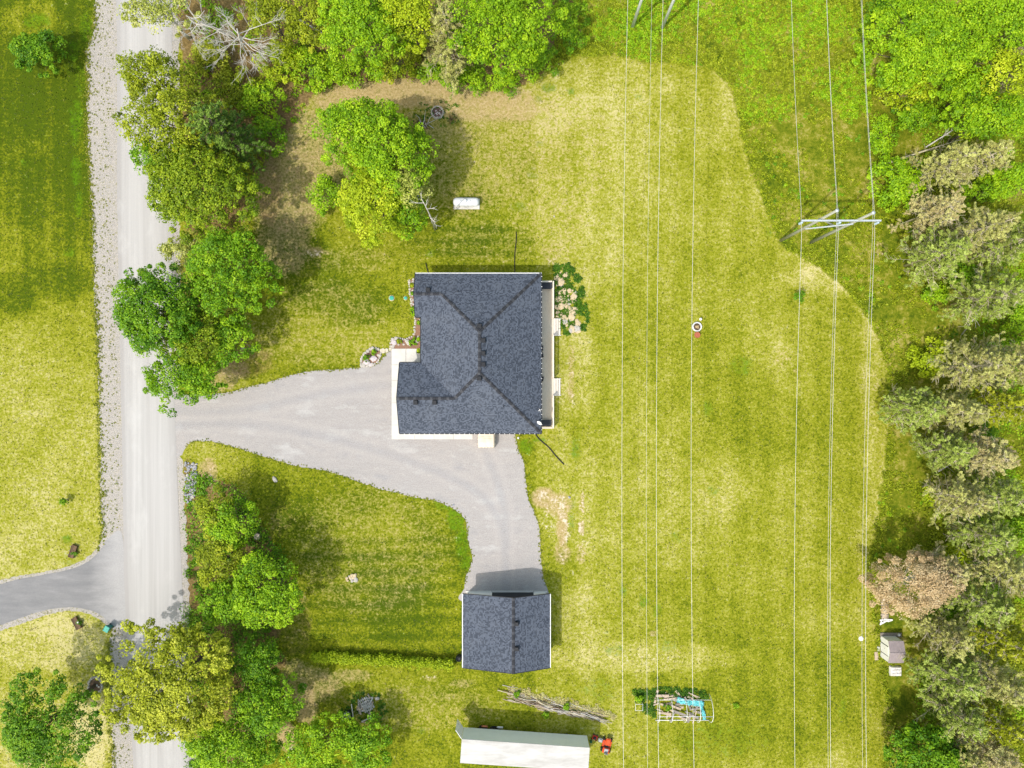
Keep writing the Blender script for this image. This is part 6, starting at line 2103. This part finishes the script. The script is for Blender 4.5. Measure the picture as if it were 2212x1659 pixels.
# hedge
HG = catmull([T6(480, 695), T6(900, 715), T6(1300, 735), T6(1680, 760)], False, 2.2)
rng = np.random.default_rng(36)
hx_, hy_ = [], []
for (a, b_) in HG:
    for k in range(3):
        hx_.append(a + rng.normal(0, 2)); hy_.append(b_ + rng.normal(4.5, 4.5))
hc = np.stack([(np.array(hx_) - 1106) * K, -(np.array(hy_) - 829.5) * K, np.full(len(hx_), 0)], -1) * np.array([.985, .985, 1])
nH = len(hc); per = 44
dd = unit(rng.normal(size=(nH, per, 3))); dd[..., 2] = np.abs(dd[..., 2])
pos = hc[:, None, :] + dd * rng.uniform(.3, 1, (nH, per, 1)) * np.array([.34, .34, .25])
pos[..., 2] += rng.uniform(.1, 1.25, (nH, per))
nor = unit(dd * .6 + np.array([0, 0, .6]) + rng.normal(size=(nH, per, 3)) * .5)
V, Q = leaf_quads(pos.reshape(-1, 3), nor.reshape(-1, 3), rng.uniform(.10, .24, nH * per), rng.uniform(.4, .7, nH * per), rng)
hg = thing('hedge', (*P(825, 1434), 0), 'low yellow-green hedge running from the trees to the detached garage', 'hedge')
np_mesh('foliage', V, Q, LEAF['yellow'], np.clip(np.repeat(rng.normal(.42, .2, nH), per) + rng.normal(0, .16, nH * per), 0, 1), hg)
mb = MB()
for i in range(0, nH, 3):
    mb.tube([(hc[i][0], hc[i][1], -.02), (hc[i][0] + .05, hc[i][1], 1.0)], [.02, .008], 4, cap=False)
mb.build('stems', MAT['bark'], hg)
x, y = P(992, 1418)
t_ = thing('rain_barrel', (x, y, 0), 'black barrel half hidden under the west eave of the detached garage', 'barrel')
MB().lathe([(0, 0), (.28, 0), (.34, .2), (.36, .45), (.34, .7), (.29, .9), (.27, .9), (.27, .82), (0, .80)], (x, y, 0), 20).build('barrel', MAT['dark_metal'], t_)
for z_ in (.22, .68):
    MB().lathe([(.345, -.02), (.362, 0), (.345, .02)], (x, y, z_), 20).build('hoop', MAT['vent'], t_)

# ------------------------------------------------------------------ metal shed and neighbours
def T8(tx, ty): return (1659 + tx * .25, 1244.25 + ty * .25)


es = 1.85
sx0, sy1 = P(*T8(1040, 562), es); sx1, sy0 = P(*T8(1173, 752), es)
shd = thing('garden_shed', ((sx0 + sx1) / 2, (sy0 + sy1) / 2, 0), 'small white metal shed with brown ribbed roof at the lawn edge', 'shed')
ym = (sy0 + sy1) / 2
mb = MB()
ovx = .05
mb.prism([(sx0 + ovx, sy0 + ovx), (sx1 - ovx, sy0 + ovx), (sx1 - ovx, sy1 - ovx), (sx0 + ovx, sy1 - ovx)], 0, es - .02)
for xx_ in (sx0 + ovx, sx1 - ovx - .04):
    mb.add([(xx_, sy0 + ovx, es - .02), (xx_, sy1 - ovx, es - .02), (xx_, ym, es + .33), (xx_ + .04, sy0 + ovx, es - .02), (xx_ + .04, sy1 - ovx, es - .02), (xx_ + .04, ym, es + .33)],
           [(0, 2, 1), (3, 4, 5), (0, 1, 4, 3), (1, 2, 5, 4), (2, 0, 3, 5)])
mb.build('wall', MAT['white_paint'], shd)
mb = MB()
for k in range(15):
    xx_ = sx0 + .1 + (sx1 - sx0 - .2) * k / 14
    for yy_ in (sy0 + ovx - .012, sy1 - ovx + .012):
        mb.box((xx_, yy_, es / 2), (.05, .03, es - .1))
mb.build('wall_ribs', MAT['white_paint'], shd)['kind'] = 'stuff'
for s_, ye in ((-1, sy0), (1, sy1)):
    rf_ = MB().add([(sx0, ye, es), (sx1, ye, es), (sx1, ym, es + .38), (sx0, ym, es + .38), (sx0, ye, es - .03), (sx1, ye, es - .03), (sx1, ym, es + .35), (sx0, ym, es + .35)],
                   [(0, 1, 2, 3) if s_ < 0 else (3, 2, 1, 0), (7, 6, 5, 4) if s_ < 0 else (4, 5, 6, 7), (0, 4, 5, 1), (0, 3, 7, 4), (1, 5, 6, 2)]).build('roof', MAT['shed_roof'], shd)
    for k in range(9):
        xx_ = sx0 + .08 + (sx1 - sx0 - .16) * k / 8
        MB().beam((xx_, ye, es + .012), (xx_, ym - s_ * -.0, es + .392), .035, .025).build('rib', MAT['shed_roof'], rf_)
MB().box(((sx0 + sx1) / 2, ym, es + .395), (sx1 - sx0 + .02, .12, .03)).build('ridge_strip', MAT['shed_roof'], shd)
for yy_ in (ym - .55, ym + .55):
    MB().box((sx0 + ovx - .012, yy_, .92), (.03, .07, 1.6)).build('door_gap', MAT['dark_metal'], shd)
MB().box((sx0 + ovx - .014, ym, .92), (.03, 1.0, 1.62)).build('door', MAT['white_paint'], shd)
MB().tube([(sx0 + .02, ym + .1, .9), (sx0 + .02, ym + .1, 1.05)], .02, 6).build('door_handle', MAT['dark_metal'], shd)
pl_b = thing('plank_platform', (*P(*T8(1060, 505)), 0), 'weathered plank platform behind the north side of the metal shed', 'platform')
xa, ya = P(*T8(968, 528)); xb, yb = P(*T8(1150, 488))
for i in range(5):
    h_ = (yb - ya) / 5
    MB().box(((xa + xb) / 2, ya + h_ * (i + .5), .08), (xb - xa, h_ - .015, .10)).build('plank', MAT['wood_grey'], pl_b)
x, y = P(*T8(1127, 505), .3)
t_ = thing('bucket', (x, y, .13), 'white bucket standing on the plank platform', 'bucket')
MB().lathe([(0, 0), (.12, 0), (.15, .30), (.165, .30), (.165, .33), (.13, .33), (.11, .04), (0, .04)], (x, y, .13), 16).build('pail', MAT['white_paint'], t_)
MB().tube([(x - .15, y, .44), (x - .08, y + .10, .52), (x + .08, y + .10, .52), (x + .15, y, .44)], .008, 5).build('handle', MAT['galv'], t_)
x, y = P(*T8(951, 627))
t_ = MB().box((x, y, .07), (.24, .5, .14), bevel=.02).build('door_step', MAT['white_paint']); tag(t_, 'small white step in front of the shed door', 'step')
x, y = P(*T8(936, 690))
t_ = MB().box((x, y, .035), (.42, .95, .07), .05, bevel=.01).build('ground_board', MAT['wood_tan']); tag(t_, 'tan board lying in the grass below the shed step', 'board')
x, y = P(*T8(1110, 828), .4)
mt_ = thing('wrapped_block', (x, y, 0), 'white plastic-wrapped block south of the metal shed', 'wrapped block')
n = 16
vs, fs = [], []
r = random.Random(12)
for j in range(n + 1):
    for i in range(n + 1):
        u, v_ = 2 * i / n - 1, 2 * j / n - 1
        m_ = max(abs(u), abs(v_))
        z_ = .42 * (1 - max(0, (m_ - .82) / .18) ** 2 * .95) + r.uniform(-.025, .025)
        vs.append((x + u * .66 + r.uniform(-.01, .01), y + v_ * .56 + r.uniform(-.01, .01), max(z_, .01)))
for j in range(n):
    for i in range(n):
        a = j * (n + 1) + i
        fs.append((a, a + 1, a + n + 2, a + n + 1))
MB().add(vs, fs).build('wrap', MAT['mattress'], mt_)
for i in range(2):
    MB().tube([(x - .62, y - .2 + i * .4, .05), (x - .5, y - .2 + i * .4, .45), (x + .5, y - .2 + i * .4 + .05, .45), (x + .62, y - .2 + i * .4, .05)], .012, 5).build('strap', MAT['vent'], mt_)
# firewood stack and broken panel
fw = thing('firewood_stack', (*P(*T8(1003, 265)), 0), 'stacked firewood at the left foot of the rust-orange tree', 'firewood')
r = random.Random(3)
for i in range(34):
    row = i // 17; k = i % 17
    x, y = P(*T8(1000 + r.uniform(-2, 2), 182 + k * 10.6))
    MB().tube([(x - .36 + r.uniform(-.05, .05), y, .12 + row * .19), (x + .36 + r.uniform(-.05, .05), y + r.uniform(-.04, .04), .12 + row * .19)], r.uniform(.075, .105), 7).build('log', MAT['log_end' if r.random() < .55 else 'wood_grey'], fw)
MB().box((P(*T8(978, 265))[0], P(*T8(978, 265))[1], .28), (.06, 2.6, .07)).build('rail', MAT['bark_pale'], fw)
bp = thing('broken_panel', (*P(*T8(1015, 388)), 0), 'broken white panelling between the firewood and the shed', 'panel')
for tx, ty, L, w_, a in ((1010, 375, 1.35, .12, .05), (1000, 392, 1.0, .12, .28), (985, 403, .75, .16, .5), (1035, 372, 1.0, .10, -.08), (975, 385, .5, .10, 1.2), (1050, 385, .6, .1, .3)):
    x, y = P(*T8(tx, ty)); MB().box((x, y, .10 + L * .05), (L, w_, .04), a).build('board', MAT['white_paint'], bp)
x, y = P(*T8(804, 540))
t_ = MB().lathe([(0, .10), (.18, .09), (.27, .05), (.28, 0)], (x, y, 0), 18).build('white_dish', MAT['white_paint']); tag(t_, 'white dish lying on the lawn under the rightmost power line', 'dish')

# ------------------------------------------------------------------ west side of the road
def T5(tx, ty): return (tx * .25, 1244.25 + ty * .25)


def planter_box(px, py, rot, label, lw=(1.5, .62)):
    x, y = P(px, py)
    root = thing('wooden_planter', (x, y, 0), label, 'planter', 'rustic wooden planters by the asphalt drive')
    M_ = Matrix.Translation((x, y, 0)) @ Matrix.Rotation(rot, 4, 'Z')
    for i in range(5):
        MB(M_).box((-lw[0] / 2 + lw[0] * (i + .5) / 5, -lw[1] * .28, .36 + .03 * math.sin(i * 1.4)), (lw[0] / 5 - .015, lw[1] * .55, .05)).build('slat', MAT['wood_brown'], root)
    mb = MB(M_)
    for s_ in (-1, 1):
        mb.box((s_ * (lw[0] / 2 - .03), 0, .18), (.05, lw[1], .36)); mb.box((0, s_ * (lw[1] / 2 - .02), .18), (lw[0] - .12, .04, .34))
    mb.build('trough', MAT['wood_brown'], root)
    MB(M_).box((0, lw[1] * .22, .20), (lw[0] - .14, lw[1] * .42, .22)).build('soil', MAT['soil'], root)
    for i in range(3):
        MB(M_).tube([(-.5 + i * .5, lw[1] * .5, .0), (-.48 + i * .5, lw[1] * .62, .45)], .03, 6).build('stake', MAT['bark_pale'], root)


planter_box(160, 1190, math.radians(72), 'brown wooden planter in the lawn above the asphalt drive')
plant('deep', 163, 1194, .3, .5, 'dark plants in the brown planter above the asphalt drive', leaf=.13)
planter_box(168, 1345, math.radians(118), 'brown slatted planter in the lawn below the asphalt drive')
plant('deep', 173, 1343, .34, .5, 'dark plants in the brown planter below the asphalt drive', leaf=.13)
x, y = P(174.5, 1341)
t_ = MB().lathe([(0, .66), (.07, .64), (.11, .56), (.07, .48), (0, .46)], (x, y, 0), 12).build('white_ball', MAT['white_paint']); tag(t_, 'white ball ornament among the plants of the lower brown planter', 'ornament')
x, y = P(240, 1353)
wb_ = thing('waste_bin', (x, y, 0), 'teal wheeled bin at the corner of the asphalt drive', 'bin')
M_ = Matrix.Translation((x, y, 0)) @ Matrix.Rotation(math.radians(-30), 4, 'Z')
vs = []
for z_, a, b_ in ((.08, .22, .24), (.95, .28, .32)):
    vs += [(-a, -b_, z_), (a, -b_, z_), (a, b_, z_), (-a, b_, z_)]
MB(M_).add(vs, [(3, 2, 1, 0), (4, 5, 6, 7), (0, 1, 5, 4), (1, 2, 6, 5), (2, 3, 7, 6), (3, 0, 4, 7)]).build('body', MAT['bin_teal'], wb_)
MB(M_).box((0, 0, .99), (.62, .68, .07), bevel=.03).build('lid', MAT['teal_plastic'], wb_)
for s_ in (-1, 1):
    MB(M_).lathe([(0, -.03), (.10, -.03), (.10, .03), (0, .03)], (-.2, s_ * .26, .10), 12, 'y').build('wheel', MAT['tyre'], wb_)
MB(M_).tube([(-.34, -.25, .95), (-.36, .25, .95)], .02, 6).build('handle', MAT['dark_metal'], wb_)
# stone ring round the tree at bottom left
sr = thing('stone_ring', (*P(204, 1481), 0), 'ring of white stones around the trunk at bottom left', 'stone ring')
for i in range(24):
    a = 2 * math.pi * i / 24
    stone(sr, 206 + 14.5 * math.cos(a), 1481 + 18 * math.sin(a), RS_.uniform(.24, .42), 'stone_light', 0, .7)
flat_poly('soil', [(206 + 13 * math.cos(k * math.pi / 8), 1481 + 16 * math.sin(k * math.pi / 8)) for k in range(16)], -.05, .05, MAT['soil'], sr)
for i in range(4):
    stone(sr, 206 + RS_.uniform(-8, 8), 1481 + RS_.uniform(-10, 10), .3, 'stone_light', .03, .6)
for a, b_, lb in (((66, 1362), (82, 1353), 'short fallen stick on the lawn near the lower wooden planter'), ((190, 1390), (209, 1377), 'dark fallen stick on the dry lawn above the stone ring')):
    p0 = P(*a); p1 = P(*b_)
    o = MB().tube([(*p0, .03), ((p0[0] + p1[0]) / 2 + .05, (p0[1] + p1[1]) / 2 + .05, .05), (*p1, .03)], [.03, .025, .012], 5).build('stick', MAT['bark']); tag(o, lb, 'stick')

# ------------------------------------------------------------------ rock pile by the driveway mouth, stump, loose stones
rp = thing('rock_pile', (*P(412, 1043), 0), 'bank of angular grey rocks beside the road below the driveway', 'rock pile')
r = random.Random(6)
for i in range(190):
    x, y = 400 + r.uniform(0, 26), 1000 + r.uniform(0, 86)
    if x > 426 - (y - 1000) * .10 + 2 or x < 399 + (y - 1000) * .03: continue
    stone(rp, x, y, r.uniform(.16, .40), 'stone_grey' if r.random() < .75 else 'stone_light', r.uniform(0, .06), .7)
x, y = P(558, 1157)
st_ = thing('tree_stump', (x, y, 0), 'pale cut tree stump beside the lower roadside trees', 'stump')
MB().lathe([(.55, -.05), (.46, .06), (.40, .22), (.39, .46), (.36, .48)], (x, y, 0), 18).build('bark', MAT['bark'], st_)
MB().lathe([(.362, .482), (.2, .49), (0, .492)], (x, y, 0), 18).build('cut_face', MAT['log_end'], st_)
cp = thing('stone_heap', (*P(760, 1248), 0), 'small ring of pale stones in the lawn west of the garage', 'stone heap')
for i in range(16):
    a = i * .785 + RS_.uniform(-.2, .2); q = RS_.uniform(6.5, 11.5) if i < 11 else RS_.uniform(0, 5)
    stone(cp, 760 + q * math.cos(a), 1249 + q * .7 * math.sin(a), RS_.uniform(.3, .55), RS_.choice(('stone_light', 'stone_light', 'stone_tan')), 0, .6)
for px, py, s_, lb in ((594, 1035.5, .75, 'pale flat stone in the lawn below the driveway mouth'), (525, 752, .5, 'small white stone in the shade of the roadside trees'), (1233, 714, .7, 'single cream stone at the lower end of the rockery'), (1230, 1074, .35, 'dark loose stone on the sandy track east of the driveway'),
                       (979, 1091, .35, 'dark stone at the bend of the driveway'), (1197, 468, .25, 'small white stone on the dry lawn north of the deck'), (920, 342, .28, 'small white stone on the lawn left of the propane tank'), (1925, 366, .45, 'white chunk beside the round lime bush')):
    t_ = thing('loose_stone', (*P(px, py), 0), lb, 'stone'); stone(t_, px, py, s_, 'stone_light' if 'dark' not in lb else 'stone_grey', 0, .5)
